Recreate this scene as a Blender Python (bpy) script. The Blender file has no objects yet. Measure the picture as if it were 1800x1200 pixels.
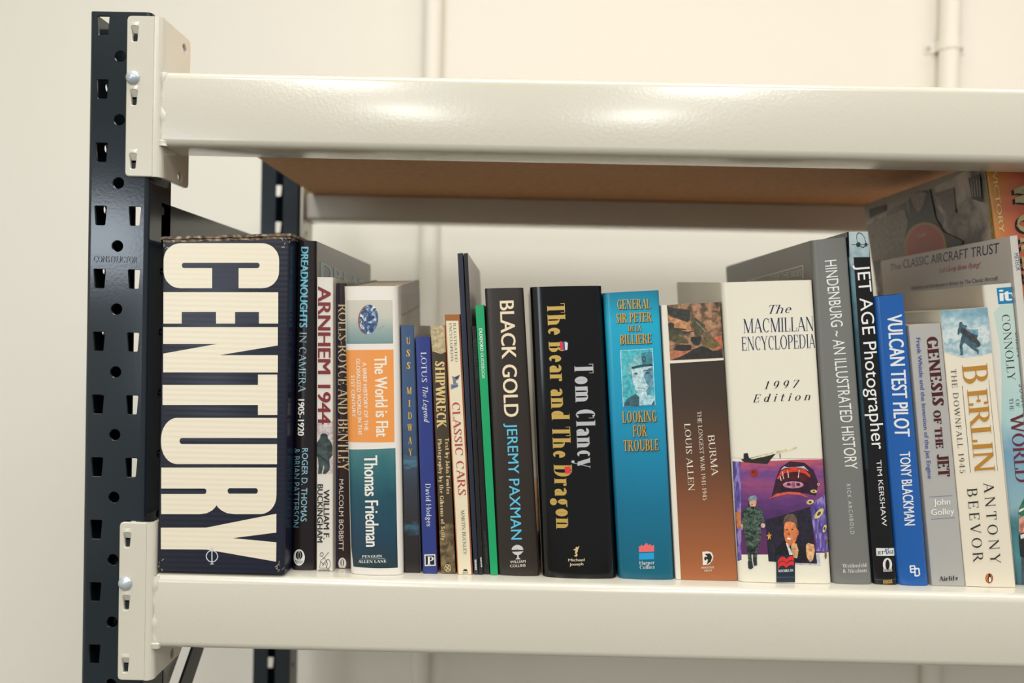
import bpy, bmesh, math, random
from mathutils import Vector, Matrix
from mathutils.geometry import tessellate_polygon

sc = bpy.context.scene
COL = sc.collection
MM = 0.001
EYE = 1.5            # height of the camera above the floor; rack measurements are in mm from this level


def W3(x, y, z):
    """millimetres (x along the shelf, y away from the beam face, z from eye level) -> metres"""
    return Vector((x * MM, y * MM, EYE + z * MM))


# ------------------------------------------------------------------ camera
def make_camera():
    F = 1465.0
    yaw, pitch, roll = 12 / F, 20 / F, 0.0213
    m = Matrix.Rotation(yaw, 3, 'Z') @ Matrix.Rotation(-pitch, 3, 'X')
    right, fwd, up = m @ Vector((1, 0, 0)), m @ Vector((0, 1, 0)), m @ Vector((0, 0, 1))
    r2 = right * math.cos(roll) + up * math.sin(roll)
    u2 = up * math.cos(roll) - right * math.sin(roll)
    cd = bpy.data.cameras.new('camera')
    cd.sensor_width = 36.0
    cd.lens = F / 1800 * 36
    cd.clip_start = 0.02
    cd.dof.use_dof = True
    cd.dof.focus_distance = 0.675
    cd.dof.aperture_fstop = 4.0
    cam = bpy.data.objects.new('camera', cd)
    COL.objects.link(cam)
    cam.matrix_world = Matrix(((r2.x, u2.x, -fwd.x, 0.0), (r2.y, u2.y, -fwd.y, -0.66),
                               (r2.z, u2.z, -fwd.z, EYE), (0, 0, 0, 1)))
    sc.camera = cam


make_camera()

# ------------------------------------------------------------------ world, lamps, exposure
wd = bpy.data.worlds.new('world')
sc.world = wd
wd.use_nodes = True
wd.node_tree.nodes['Background'].inputs[0].default_value = (1.0, 0.98, 0.945, 1)
wd.node_tree.nodes['Background'].inputs[1].default_value = 0.44


def lamp(name, x, y, z, sx, sy, power, col=(1, 0.988, 0.95), target=None, spread=180):
    l = bpy.data.lights.new(name, 'AREA')
    l.shape = 'RECTANGLE'
    l.size, l.size_y, l.energy, l.color = sx, sy, power, col
    l.spread = math.radians(spread)
    o = bpy.data.objects.new(name, l)
    o.location = (x, y, z)
    if target:
        o.rotation_euler = (Vector(target) - o.location).to_track_quat('-Z', 'Y').to_euler()
    COL.objects.link(o)
    return o


# ceiling panels: one row over the rack aisle, one row further back in the room
for lx in (-1.5, 0.0, 1.5):
    lamp('ceiling_panel_light', lx, -0.25, 2.68, 1.2, 0.3, 15 if lx > -1 else 4)
for lx in (-0.62, 0.62):
    lamp('ceiling_panel_light', lx, -3.9, 2.68, 0.30, 1.2, 36)
    lamp('ceiling_panel_light', lx, -1.7, 2.68, 0.30, 1.2, 33)
# daylight from a window behind and left of the camera
lamp('window_light', -1.95, -3.2, 1.885, 0.40, 0.33, 6, (0.80, 0.89, 1.0), (-0.33, 0, 1.55))
lamp('window_light', -1.48, -3.2, 1.50, 0.28, 0.70, 6, (0.80, 0.89, 1.0), (-0.2, 0, 1.5))

sc.view_settings.view_transform = 'Standard'
sc.view_settings.look = 'None'
sc.view_settings.gamma = 1.0
sc.view_settings.exposure = -0.33
sc.view_settings.use_curve_mapping = False
sc.cycles.use_denoising = True
sc.cycles.max_bounces = 8

# ------------------------------------------------------------------ materials
ALB = 0.86
_mats = {}


def lin(c):
    out = []
    for v in c:
        v = v / 255.0
        v = v / 12.92 if v <= 0.04045 else ((v + 0.055) / 1.055) ** 2.4
        out.append(min(v * ALB, 0.9))
    return (out[0], out[1], out[2], 1.0)


def new_mat(name):
    m = bpy.data.materials.new(name)
    m.use_nodes = True
    nt = m.node_tree
    return m, nt, nt.nodes['Principled BSDF']


def nd(nt, kind, **kw):
    n = nt.nodes.new(kind)
    for k, v in kw.items():
        setattr(n, k, v)
    return n


def bump(nt, bsdf, scale, strength, dist=0.001, detail=2.0, vec=None):
    nz = nd(nt, 'ShaderNodeTexNoise')
    nz.inputs['Scale'].default_value = scale
    nz.inputs['Detail'].default_value = detail
    if vec is None:
        tc = nd(nt, 'ShaderNodeTexCoord')
        vec = tc.outputs['Object']
    nt.links.new(vec, nz.inputs['Vector'])
    b = nd(nt, 'ShaderNodeBump')
    b.inputs['Strength'].default_value = strength
    b.inputs['Distance'].default_value = dist
    nt.links.new(nz.outputs['Fac'], b.inputs['Height'])
    nt.links.new(b.outputs['Normal'], bsdf.inputs['Normal'])


def plain(col, rough=0.4, metal=0, spec=0.5):
    key = (col, round(rough, 2), metal)
    if key in _mats:
        return _mats[key]
    m, nt, b = new_mat('ink_%d_%d_%d' % col)
    b.inputs['Base Color'].default_value = lin(col)
    b.inputs['Roughness'].default_value = rough
    b.inputs['Specular IOR Level'].default_value = spec
    if metal:
        b.inputs['Metallic'].default_value = 0.4
        b.inputs['Roughness'].default_value = 0.28
    _mats[key] = m
    return m


def ramp_mat(name, stops, coord='z', lo=0.0, hi=1.0, noise=0.0, nscale=60.0, rough=0.4, stretch=(1, 1, 1), detail=4.0, interp='LINEAR', dist=0.0, bump_s=0):
    """colours laid out along the object's own height (coord z), width (x) or purely by noise (n)"""
    if name in _mats:
        return _mats[name]
    m, nt, b = new_mat(name)
    tc = nd(nt, 'ShaderNodeTexCoord')
    L = nt.links.new
    mp = nd(nt, 'ShaderNodeMapping')
    mp.inputs['Scale'].default_value = stretch
    L(tc.outputs['Object'], mp.inputs['Vector'])
    nz = nd(nt, 'ShaderNodeTexNoise')
    nz.inputs['Scale'].default_value = nscale
    nz.inputs['Detail'].default_value = detail
    nz.inputs['Distortion'].default_value = dist
    L(mp.outputs[0], nz.inputs['Vector'])
    if coord == 'n':
        mr = nd(nt, 'ShaderNodeMapRange')
        mr.inputs['From Min'].default_value = 0.28
        mr.inputs['From Max'].default_value = 0.72
        L(nz.outputs['Fac'], mr.inputs['Value'])
        fac = mr.outputs[0]
    else:
        sep = nd(nt, 'ShaderNodeSeparateXYZ')
        L(tc.outputs['Object'], sep.inputs[0])
        mr = nd(nt, 'ShaderNodeMapRange')
        mr.inputs['From Min'].default_value = lo
        mr.inputs['From Max'].default_value = hi
        L(sep.outputs['XYZ'.index(coord.upper())], mr.inputs['Value'])
        fac = mr.outputs[0]
        if noise:
            ma = nd(nt, 'ShaderNodeMath', operation='MULTIPLY_ADD')
            ma.inputs[1].default_value = noise
            su = nd(nt, 'ShaderNodeMath', operation='SUBTRACT')
            su.inputs[1].default_value = 0.5
            L(nz.outputs['Fac'], su.inputs[0])
            L(su.outputs[0], ma.inputs[0])
            L(fac, ma.inputs[2])
            fac = ma.outputs[0]
    cr = nd(nt, 'ShaderNodeValToRGB')
    cr.color_ramp.interpolation = interp
    el = cr.color_ramp.elements
    while len(el) < len(stops):
        el.new(0.5)
    for e, (p, c) in zip(el, stops):
        e.position = p
        e.color = lin(c)
    L(fac, cr.inputs[0])
    L(cr.outputs[0], b.inputs['Base Color'])
    b.inputs['Roughness'].default_value = rough
    if bump_s:
        bump(nt, b, 400, bump_s, 0.0003)
    _mats[name] = m
    return m


def paint(name, col, rough, peel, coat=0.0, spec=0.5):
    m, nt, b = new_mat(name)
    b.inputs['Base Color'].default_value = lin(col)
    b.inputs['Roughness'].default_value = rough
    b.inputs['Specular IOR Level'].default_value = spec
    b.inputs['Coat Weight'].default_value = coat
    b.inputs['Coat Roughness'].default_value = 0.12
    bump(nt, b, 380, peel, 0.0006, 3)
    return m


CREAM = paint('cream_powder_coat', (214, 209, 194), 0.2, 0.16, 0.35)
NAVY = paint('dark_blue_grey_enamel', (32, 41, 48), 0.13, 0.035, 0, 0.5)
GALV = ramp_mat('galvanised_steel', [(0, (150, 152, 150)), (0.5, (190, 192, 190)), (1, (215, 216, 212))], 'n', nscale=90, rough=0.45)
ZINC = plain((200, 208, 215), 0.22, 1)
CHIP = ramp_mat('brown_fibreboard', [(0, (206, 156, 106)), (1, (226, 174, 122))], 'n', nscale=120, rough=0.7, detail=6)
WALL = paint('cream_wall_paint', (247, 244, 233), 0.65, 0.05, 0, 0.3)
PIPE = paint('cream_pipe_paint', (247, 244, 233), 0.5, 0.03, 0, 0.3)
FLOOR = ramp_mat('grey_floor', [(0, (120, 116, 108)), (1, (150, 145, 136))], 'n', nscale=14, rough=0.5)
FIBRE = ramp_mat('torn_cardboard', [(0, (44, 38, 40)), (0.5, (112, 94, 76)), (1, (206, 190, 164))], 'n', nscale=260, rough=0.9)

NAMED = {
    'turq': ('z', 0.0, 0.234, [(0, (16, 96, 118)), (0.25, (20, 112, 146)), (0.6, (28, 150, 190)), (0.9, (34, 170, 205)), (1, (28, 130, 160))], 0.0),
    'burma': ('z', 0.0, 0.175, [(0, (172, 102, 60)), (0.25, (146, 86, 52)), (0.55, (96, 62, 42)), (0.85, (62, 48, 38)), (1, (54, 44, 36))], 0.0),
    'friedsky': ('z', 0.185, 0.225, [(0, (104, 138, 140)), (0.35, (150, 168, 164)), (0.6, (196, 194, 182)), (1, (208, 200, 184))], 0.0),
    'friedteal': ('z', 0.005, 0.102, [(0, (34, 54, 58)), (0.25, (26, 62, 84)), (0.6, (24, 76, 92)), (0.85, (44, 104, 112)), (1, (70, 122, 126))], 0.25),
    'sea': ('z', 0.0, 0.105, [(0, (34, 26, 26)), (0.3, (40, 36, 40)), (0.36, (60, 96, 116)), (0.4, (44, 42, 46)), (0.65, (52, 56, 66)), (0.82, (58, 72, 90)), (0.86, (76, 118, 140)), (0.92, (56, 72, 96)), (1, (58, 80, 112))], 0.16),
    'orange': ('x', -0.092, -0.06, [(0, (196, 150, 60)), (0.3, (222, 156, 72)), (0.55, (214, 130, 74)), (0.8, (206, 112, 80)), (1, (190, 96, 66))], 0.8),
    'collage': ('z', 0.035, 0.115, [(0, (96, 50, 96)), (0.2, (70, 44, 92)), (0.42, (104, 60, 120)), (0.55, (150, 76, 120)), (0.68, (110, 70, 136)), (0.8, (190, 88, 104)), (0.92, (214, 84, 80)), (1, (226, 110, 84))], 0.30),
    'seaside': ('z', 0.0, 0.22, [(0, (60, 104, 120)), (0.12, (80, 140, 146)), (0.22, (60, 120, 126)), (0.3, (140, 176, 186)), (0.5, (120, 162, 186)), (0.62, (176, 208, 206)), (1, (196, 216, 208))], 0.12),
    'mist': ('z', 0.1, 0.285, [(0, (30, 44, 52)), (0.3, (40, 66, 78)), (0.6, (60, 92, 104)), (0.78, (104, 140, 150)), (0.86, (96, 130, 142)), (0.95, (176, 196, 200)), (1, (190, 206, 208))], 0.35),
    'ruins': ('z', 0.15, 0.227, [(0, (228, 220, 203)), (0.12, (205, 212, 210)), (0.3, (110, 150, 165)), (0.5, (200, 212, 212)), (0.6, (140, 176, 188)), (0.72, (214, 222, 220)), (0.86, (150, 184, 196)), (1, (120, 160, 176))], 0.55),
}
NOISY = {
    'greyphoto': ([(0, (60, 58, 56)), (0.5, (150, 146, 140)), (1, (190, 186, 178))], 60, (1, 1, 4)),
    'soldier': ([(0, (26, 40, 40)), (0.5, (52, 68, 66)), (1, (82, 96, 92))], 160, (1, 1, 1)),
    'earth': ([(0, (24, 48, 92)), (0.42, (36, 70, 120)), (0.5, (90, 96, 90)), (0.56, (60, 100, 150)), (0.75, (190, 208, 220)), (1, (236, 240, 242))], 280, (1, 1, 1)),
    'rock': ([(0, (46, 38, 26)), (0.5, (104, 88, 60)), (1, (150, 130, 92))], 180, (1, 1, 1)),
    'jungle': ([(0, (52, 50, 40)), (0.4, (112, 88, 66)), (0.6, (158, 118, 88)), (1, (190, 146, 112))], 190, (1, 1, 1)),
    'towers': ([(0, (54, 46, 110)), (0.5, (100, 84, 160)), (0.75, (160, 140, 200)), (1, (70, 60, 130))], 110, (3, 1, 0.7)),
    'camo': ([(0, (22, 34, 30)), (0.42, (44, 62, 52)), (0.55, (96, 116, 104)), (0.62, (40, 56, 48)), (1, (120, 138, 124))], 170, (1, 1, 1.4)),
    'warphoto': ([(0, (40, 38, 38)), (0.4, (104, 96, 90)), (0.6, (166, 154, 142)), (1, (204, 190, 176))], 34, (1, 1, 1)),
}


def mottled(c):
    k = [max(0, min(255, int(v * f + o))) for v, f, o in zip(c, (0.78,) * 3, (0,) * 3)], [max(0, min(255, int(v * 1.12 + 10))) for v in c]
    return ramp_mat('print_%d_%d_%d' % tuple(c), [(0, k[0]), (0.5, tuple(c)), (1, k[1])], 'n', nscale=330, rough=0.4, detail=5, dist=0.4)


def carton(c, rough):
    key = ('carton', tuple(c))
    if key not in _mats:
        m, nt, b = new_mat('carton_%d_%d_%d' % tuple(c))
        b.inputs['Base Color'].default_value = lin(c)
        b.inputs['Roughness'].default_value = rough
        tc = nd(nt, 'ShaderNodeTexCoord')
        wv = nd(nt, 'ShaderNodeTexWave')
        wv.bands_direction = 'Z'
        wv.inputs['Scale'].default_value = 75
        wv.inputs['Distortion'].default_value = 1.2
        wv.inputs['Detail Scale'].default_value = 3
        nt.links.new(tc.outputs['Object'], wv.inputs['Vector'])
        bp = nd(nt, 'ShaderNodeBump')
        bp.inputs['Strength'].default_value = 0.05
        bp.inputs['Distance'].default_value = 0.0008
        nt.links.new(wv.outputs['Fac'], bp.inputs['Height'])
        nt.links.new(bp.outputs['Normal'], b.inputs['Normal'])
        _mats[key] = m
    return _mats[key]


def MAT(c, rough=0.4, metal=0):
    if isinstance(c, str):
        if c in NAMED:
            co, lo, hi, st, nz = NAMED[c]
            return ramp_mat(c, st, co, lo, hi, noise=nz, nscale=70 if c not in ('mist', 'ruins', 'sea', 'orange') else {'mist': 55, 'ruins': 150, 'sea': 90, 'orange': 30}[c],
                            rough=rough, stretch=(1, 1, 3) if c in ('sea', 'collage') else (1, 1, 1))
        st, s, stretch = NOISY[c]
        return ramp_mat(c, st, 'n', nscale=s, rough=rough, stretch=stretch, dist=0.6, detail=5)
    return plain(tuple(c), rough, metal)


# ------------------------------------------------------------------ object helpers
def tag(o, label=None, cat=None, group=None, kind=None):
    for k, v in (('label', label), ('category', cat), ('group', group), ('kind', kind)):
        if v:
            o[k] = v
    return o


def empty(name, loc):
    o = bpy.data.objects.new(name, None)
    o.empty_display_size = 0.02
    o.location = loc
    COL.objects.link(o)
    return o


def link_mesh(name, me, mats, parent=None, smooth=None):
    for m in mats:
        me.materials.append(m)
    o = bpy.data.objects.new(name, me)
    COL.objects.link(o)
    if parent:
        o.parent = parent
    if smooth:
        for p in me.polygons:
            p.use_smooth = True
        try:
            me.set_sharp_from_angle(angle=math.radians(smooth))
        except Exception:
            pass
    return o


class MB:
    """collects shapes in millimetres; build() links them as one mesh"""

    def __init__(s):
        s.v, s.f, s.m = [], [], []

    def add(s, verts, faces, mi=0):
        n = len(s.v)
        s.v += [tuple(p) for p in verts]
        s.f += [tuple(i + n for i in f) for f in faces]
        s.m += [mi] * len(faces)
        return s

    def box(s, x0, x1, y0, y1, z0, z1, mi=0):
        v = [(x, y, z) for x in (x0, x1) for y in (y0, y1) for z in (z0, z1)]
        return s.add(v, [(0, 1, 3, 2), (4, 6, 7, 5), (0, 4, 5, 1), (2, 3, 7, 6), (0, 2, 6, 4), (1, 5, 7, 3)], mi)

    def prism(s, ring0, ring1, caps=True, mi=0):
        n = len(ring0)
        v = list(ring0) + list(ring1)
        f = [(i, (i + 1) % n, (i + 1) % n + n, i + n) for i in range(n)]
        if caps:
            f += [tuple(reversed(range(n))), tuple(range(n, 2 * n))]
        return s.add(v, f, mi)

    def build(s, name, mats, parent=None, smooth=None, off=(0, 0, 0), bevel=0, seg=2):
        me = bpy.data.meshes.new(name)
        me.from_pydata([((x + off[0]) * MM, (y + off[1]) * MM, (z + off[2]) * MM) for x, y, z in s.v], [], s.f)
        for p, mi in zip(me.polygons, s.m):
            p.material_index = mi
        bm = bmesh.new()
        bm.from_mesh(me)
        bmesh.ops.recalc_face_normals(bm, faces=bm.faces)
        if bevel:
            ed = [e for e in bm.edges if len(e.link_faces) == 2 and e.calc_face_angle(0) > 0.9]
            bmesh.ops.bevel(bm, geom=ed, offset=bevel * MM, segments=seg, affect='EDGES', profile=0.6)
        bm.to_mesh(me)
        bm.free()
        return link_mesh(name, me, mats if isinstance(mats, (list, tuple)) else [mats], parent, smooth)


def inflate(loop, d):
    """loop moved outwards by d (mm)"""
    n = len(loop)
    ar = sum(loop[i][0] * loop[(i + 1) % n][1] - loop[(i + 1) % n][0] * loop[i][1] for i in range(n))
    sg = 1 if ar > 0 else -1
    out = []
    for i in range(n):
        p0, p1, p2 = loop[i - 1], loop[i], loop[(i + 1) % n]
        n1 = Vector((p1[1] - p0[1], p0[0] - p1[0])).normalized() * sg
        n2 = Vector((p2[1] - p1[1], p1[0] - p2[0])).normalized() * sg
        b = (n1 + n2)
        b = b / max(0.3, b.length_squared / 2)
        out.append((p1[0] + b.x * d, p1[1] + b.y * d))
    return out


def plate(outline, holes, thick, bev=0.4, rim=True):
    """flat sheet with real holes: 2D outline and hole loops (mm) -> (verts, faces) in its x/z plane, front at y=0"""
    vs, fs = [], []

    def loop(pts, y):
        n = len(vs)
        vs.extend((x, y, z) for x, z in pts)
        return list(range(n, n + len(pts)))

    def band(a, b):
        n = len(a)
        for i in range(n):
            fs.append((a[i], a[(i + 1) % n], b[(i + 1) % n], b[i]))

    o0 = inflate(outline, -bev) if rim else outline
    fl = [loop(o0, 0)]
    bl = [loop(outline, thick)]
    if rim:
        mid = loop(outline, bev)
        band(fl[0], mid)
        band(mid, bl[0])
    for hl in holes:
        f = loop(inflate(hl, bev), 0)
        m1 = loop(hl, bev)
        k = loop(hl, thick)
        band(f, m1)
        band(m1, k)
        fl.append(f)
        bl.append(k)
    for loops in (fl, bl):
        flat = [i for l in loops for i in l]
        for t in tessellate_polygon([[Vector((vs[i][0], vs[i][2], 0)) for i in l] for l in loops]):
            fs.append(tuple(flat[i] for i in t))
    return vs, fs


def circle(cx, cy, r, n=18):
    return [(cx + r * math.cos(2 * math.pi * i / n), cy + r * math.sin(2 * math.pi * i / n)) for i in range(n)]


def rrect(x0, y0, x1, y1, r, n=4):
    out = []
    for cx, cy, a in ((x0 + r, y0 + r, 180), (x1 - r, y0 + r, 270), (x1 - r, y1 - r, 0), (x0 + r, y1 - r, 90)):
        for i in range(n + 1):
            t = math.radians(a + 90 * i / n)
            out.append((cx + r * math.cos(t), cy + r * math.sin(t)))
    return out


def slot(cx, cy, wt, wb, h):
    return [(cx - wb / 2 + 0.6, cy - h / 2), (cx + wb / 2 - 0.6, cy - h / 2), (cx + wb / 2, cy - h / 2 + 0.8), (cx + wt / 2, cy + h / 2 - 0.8),
            (cx + wt / 2 - 0.6, cy + h / 2), (cx - wt / 2 + 0.6, cy + h / 2), (cx - wt / 2, cy + h / 2 - 0.8), (cx - wb / 2, cy - h / 2 + 0.8)]


# ------------------------------------------------------------------ lettering
# serif alphabet drawn from stems, hairlines, bowls and serifs; cap height 100, x-height 66
GL = {
 'A': '72 d 8 0 36 100;D 36 100 64 0;H 18 54 33;s 8 0;S 64 0', 'B': '66 V 14 0 100;A 34 75 23 25 -90 90;A 34 27 28 27 -90 90;H 14 34 0;H 14 34 52;H 14 34 100;q 14 0;q 14 100',
 'C': '70 A 38 50 32 51 50 310;v 60 66 96', 'D': '78 V 14 0 100;A 34 50 38 50 -90 90;H 14 34 0;H 14 34 100;q 14 0;q 14 100',
 'E': '60 V 14 0 100;H 14 54 0;H 14 52 100;H 14 42 52;v 53 0 24;v 51 78 100;v 42 42 62;q 14 0;q 14 100', 'F': '56 V 14 0 100;H 14 52 100;H 14 42 52;v 51 78 100;v 42 42 62;S 14 0;q 14 100',
 'G': '76 A 38 50 32 51 50 325;V 62 4 42;S 62 42;v 60 66 96', 'H': '80 V 14 0 100;V 66 0 100;H 14 66 52;S 14 0;S 14 100;S 66 0;S 66 100', 'I': '30 V 15 0 100;S 15 0;S 15 100',
 'J': '40 V 24 16 100;A 12 16 12+T/2 18 180 360;S 24 100', 'K': '74 V 14 0 100;d 18 44 58 100;D 30 58 64 0;S 14 0;S 14 100;s 58 100;S 64 0', 'L': '58 V 14 0 100;H 14 52 0;v 52 0 26;q 14 0;S 14 100',
 'M': '92 v 12 0 100;D 14 100 45 0;d 45 0 76 100;V 78 0 100;s 12 0;S 78 0;s 10 100;S 80 100', 'N': '80 v 14 0 100;D 14 100 66 0;v 66 0 100;s 14 0;s 12 100;s 66 100', 'O': '82 A 41 50 36 51 0 360',
 'P': '62 V 14 0 100;A 32 73 26 27 -90 90;H 14 32 100;H 14 32 48;S 14 0;q 14 100', 'Q': '82 A 41 50 36 51 0 360;D 44 10 70 -20', 'R': '72 V 14 0 100;A 32 74 24 26 -90 90;H 14 32 100;H 14 32 50;D 34 50 64 0;S 14 0;q 14 100;S 66 0',
 'S': '56 A 28 75 20 26 35 200;D 16 72 40 30;A 28 25 21 26 -145 20;v 47 72 96;v 7 4 28', 'T': '66 V 33 0 100;H 5 61 100;v 6 76 100;v 60 76 100;S 33 0', 'U': '78 V 15 30 100;v 64 30 100;A 38 32 24+T/2 33 180 360;S 15 100;s 64 100',
 'V': '72 D 8 100 36 0;d 36 0 64 100;S 8 100;s 64 100', 'W': '106 D 8 100 32 0;d 32 0 53 100;D 53 100 76 0;d 76 0 98 100;S 8 100;S 53 100;s 98 100', 'X': '72 D 10 100 62 0;d 62 100 10 0;S 10 100;S 62 0;s 62 100;s 10 0',
 'Y': '70 D 8 100 35 42;d 62 100 35 44;V 35 0 46;S 8 100;s 62 100;S 35 0', 'Z': '64 H 8 56 100;H 8 58 0;D 50 98 14 2;v 58 0 24;v 8 78 100',
 'a': '54 V 38 0 46;A 25 44 13+T/2 22 0 160;A 24 20 16 21 0 360;q 40 0', 'b': '60 V 13 0 100;A 32 33 21 34 0 360;S 11 100', 'c': '50 A 28 33 22 34 45 315', 'd': '62 V 46 0 100;A 28 33 21 34 0 360;S 47 0;S 44 100',
 'e': '54 A 28 33 22 34 0 318;H 9 48 36', 'f': '38 V 16 0 80;A 28 78 12+T/2 23 60 180;H 4 32 66;S 16 0', 'g': '56 A 26 42 18 25 0 360;A 27 -10 22 19 0 360;H 18 34 16;D 40 60 50 66', 'h': '64 V 13 0 100;A 30 42 17+T/2 25 0 180;V 47 0 44;S 13 0;S 47 0;S 11 100',
 'i': '30 V 15 0 66;S 15 0;q 13 66;O 15 88 8', 'j': '30 V 15 -12 66;A 6 -12 9+T/2 18 200 360;O 15 88 8', 'k': '62 V 13 0 100;d 18 28 46 66;D 26 40 52 0;S 13 0;S 11 100;s 46 66;S 52 0', 'l': '30 V 15 0 100;S 15 0;q 13 100',
 'm': '96 V 13 0 66;A 30 42 17+T/2 25 0 180;V 47 0 44;A 64 42 17+T/2 25 0 180;V 81 0 44;S 13 0;S 47 0;S 81 0', 'n': '64 V 13 0 66;A 30 42 17+T/2 25 0 180;V 47 0 44;S 13 0;S 47 0;q 11 66', 'o': '58 A 29 33 24 34 0 360',
 'p': '60 V 13 -30 66;A 32 33 21 34 0 360;S 13 -30', 'q': '60 V 46 -30 66;A 28 33 21 34 0 360;S 46 -30', 'r': '44 V 13 0 66;A 30 44 17+T/2 23 60 180;S 13 0;q 11 66;O 36 56 6', 's': '44 A 22 49 15 18 35 210;D 13 46 31 20;A 22 17 16 18 -150 30;v 37 46 62;v 6 4 18',
 't': '40 V 16 10 90;A 28 16 12+T/2 17 180 310;H 4 34 66', 'u': '64 V 13 20 66;A 30 22 17+T/2 23 180 360;V 47 0 66;S 11 66;S 45 66;q 49 0', 'v': '58 D 8 66 29 0;d 29 0 50 66;S 8 66;s 50 66', 'w': '84 D 8 66 26 0;d 26 0 42 66;D 42 66 60 0;d 60 0 76 66;S 8 66;s 76 66',
 'x': '56 D 9 66 47 0;d 47 66 9 0;S 9 66;S 47 0', 'y': '58 D 8 66 30 0;d 50 66 22 -28;S 8 66;s 50 66;O 16 -24 7', 'z': '50 H 7 43 66;H 7 44 0;D 38 64 11 2',
 '0': '58 A 29 50 24 51 0 360', '1': '44 V 23 0 100;S 23 0;d 8 84 23 98', '2': '56 A 28 74 20 26 -30 170;d 46 64 10 6;H 8 50 0', '3': '54 A 25 76 19 24 -80 150;A 25 27 22 28 -150 90', '4': '60 d 36 100 6 30;H 6 56 28;V 40 0 100;S 40 0',
 '5': '54 v 14 54 100;H 14 46 100;A 24 32 23 33 -150 120', '6': '58 A 30 33 22 34 0 360;A 36 50 29 51 100 190', '7': '54 H 8 50 100;D 47 98 22 0;v 8 80 100', '8': '56 A 28 76 19 25 0 360;A 28 27 22 28 0 360', '9': '58 A 28 67 22 34 0 360;A 22 50 29 51 -80 10',
 '-': '36 H 6 30 34', '.': '24 O 12 7 7', ',': '24 O 12 7 7', '&': '76 A 30 76 16 24 0 360;A 30 26 24 27 40 330;D 22 66 66 0;d 62 50 44 10', "'": '20 v 10 76 100', '!': '26 V 13 30 100;O 13 7 7', '~': '60 A 18 40 12 12 0 180;A 42 40 12 12 180 360',
}
STY = {'s': (11, 4.0, 6.5, 2.6, 0), 'S': (18, 6.5, 6.5, 4.5, 0), 'i': (11, 4.0, 5, 2.6, 0.26), 'd': (24, 3.2, 5.5, 3.0, 0)}


def serif_text(text, sty, sp):
    T, t, sv, sh, sl = STY[sty]
    polys, x = [], 0.0

    def ring(cx, cy, rx, ry, a0, a1):
        n = max(6, int(abs(a1 - a0) / 18))
        ix, iy = max(rx - T, 0.5), max(ry - t, 0.5)
        pr = None
        for i in range(n + 1):
            a = math.radians(a0 + (a1 - a0) * i / n)
            c, s_ = math.cos(a), math.sin(a)
            q = ((cx + rx * c, cy + ry * s_), (cx + ix * c, cy + iy * s_))
            if pr:
                P_.append([pr[0], q[0], q[1], pr[1]])
            pr = q

    def bar(x0, x1, y0, y1):
        P_.append([(x0, y0), (x1, y0), (x1, y1), (x0, y1)])

    for ch in text:
        if ch == ' ':
            x += 32 + sp * 100
            continue
        adv, body = GL.get(ch, GL['o']).split(' ', 1)
        P_, lev = [], []
        for ci, cmd in enumerate(body.split(';')):
            n0 = len(P_)
            k, *a = cmd.split()
            a = [float(q) if 'T' not in q else float(q.split('+')[0]) + T / 2 for q in a]
            if k in 'Vv':
                w = T if k == 'V' else t
                bar(a[0] - w / 2, a[0] + w / 2, a[1], a[2])
            elif k == 'H':
                y = a[2]
                lo, hi = (y, y + t) if y == 0 else ((y - t, y) if y in (100, 66) else (y - t / 2, y + t / 2))
                bar(a[0], a[1], lo, hi)
            elif k in 'Dd':
                w = (T * 1.08 if k == 'D' else t * 1.15) / 2
                P_.append([(a[0] - w, a[1]), (a[0] + w, a[1]), (a[2] + w, a[3]), (a[2] - w, a[3])])
            elif k in 'Ssq':
                w = (T if k in 'Sq' else t) / 2
                y0, y1 = (a[1] - sh, a[1]) if a[1] in (100, 66, 42) else (a[1], a[1] + sh)
                bar(a[0] - w - sv, a[0] + w + (sv if k != 'q' else 0), y0, y1)
            elif k == 'A':
                ring(*a)
            elif k == 'O':
                r = a[2] * (0.7 + T / 40)
                P_.append([(a[0] + r * math.cos(q * math.pi / 5), a[1] + r * math.sin(q * math.pi / 5)) for q in range(10)])
            lev += [ci] * (len(P_) - n0)
        for p, k in zip(P_, lev):
            polys.append(([(x + px + sl * py, py) for px, py in p], k))
        x += float(adv) + (T - 11) * 0.7 + sp * 100
    return polys


_capH = []


def sans_text(text, sp):
    cu = bpy.data.curves.new('t', 'FONT')
    cu.size = 100
    cu.resolution_u = 4
    cu.space_character = 1 + sp * 2
    if not _capH:
        cu.body = 'H'
        ob = bpy.data.objects.new('t', cu)
        me = bpy.data.meshes.new_from_object(ob)
        _capH.append(max(v.co.y for v in me.vertices))
        bpy.data.meshes.remove(me)
        bpy.data.objects.remove(ob)
    cu.body = text
    ob = bpy.data.objects.new('t', cu)
    me = bpy.data.meshes.new_from_object(ob)
    k = 100 / _capH[0]
    vs = [(v.co.x * k, v.co.y * k) for v in me.vertices]
    polys = [([vs[i] for i in p.vertices], 0) for p in me.polygons]
    bpy.data.meshes.remove(me)
    bpy.data.objects.remove(ob)
    bpy.data.curves.remove(cu)
    return polys


def text_polys(text, font, sp, bold):
    """-> polygons with x in 0..1 over the inked width and y in cap heights"""
    polys = sans_text(text, sp) if font == 'n' else serif_text(text, font, sp)
    if bold:
        d = bold * 100
        polys = [([(x + dx, y) for x, y in p], 4 * k + j) for p, k in polys for j, dx in enumerate((-d, -d / 3, d / 3, d))]
    xs = [x for p, k in polys for x, y in p]
    x0, w = min(xs), max(xs) - min(xs)
    return [([((x - x0) / w, y / 100) for x, y in p], k) for p, k in polys]

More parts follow.
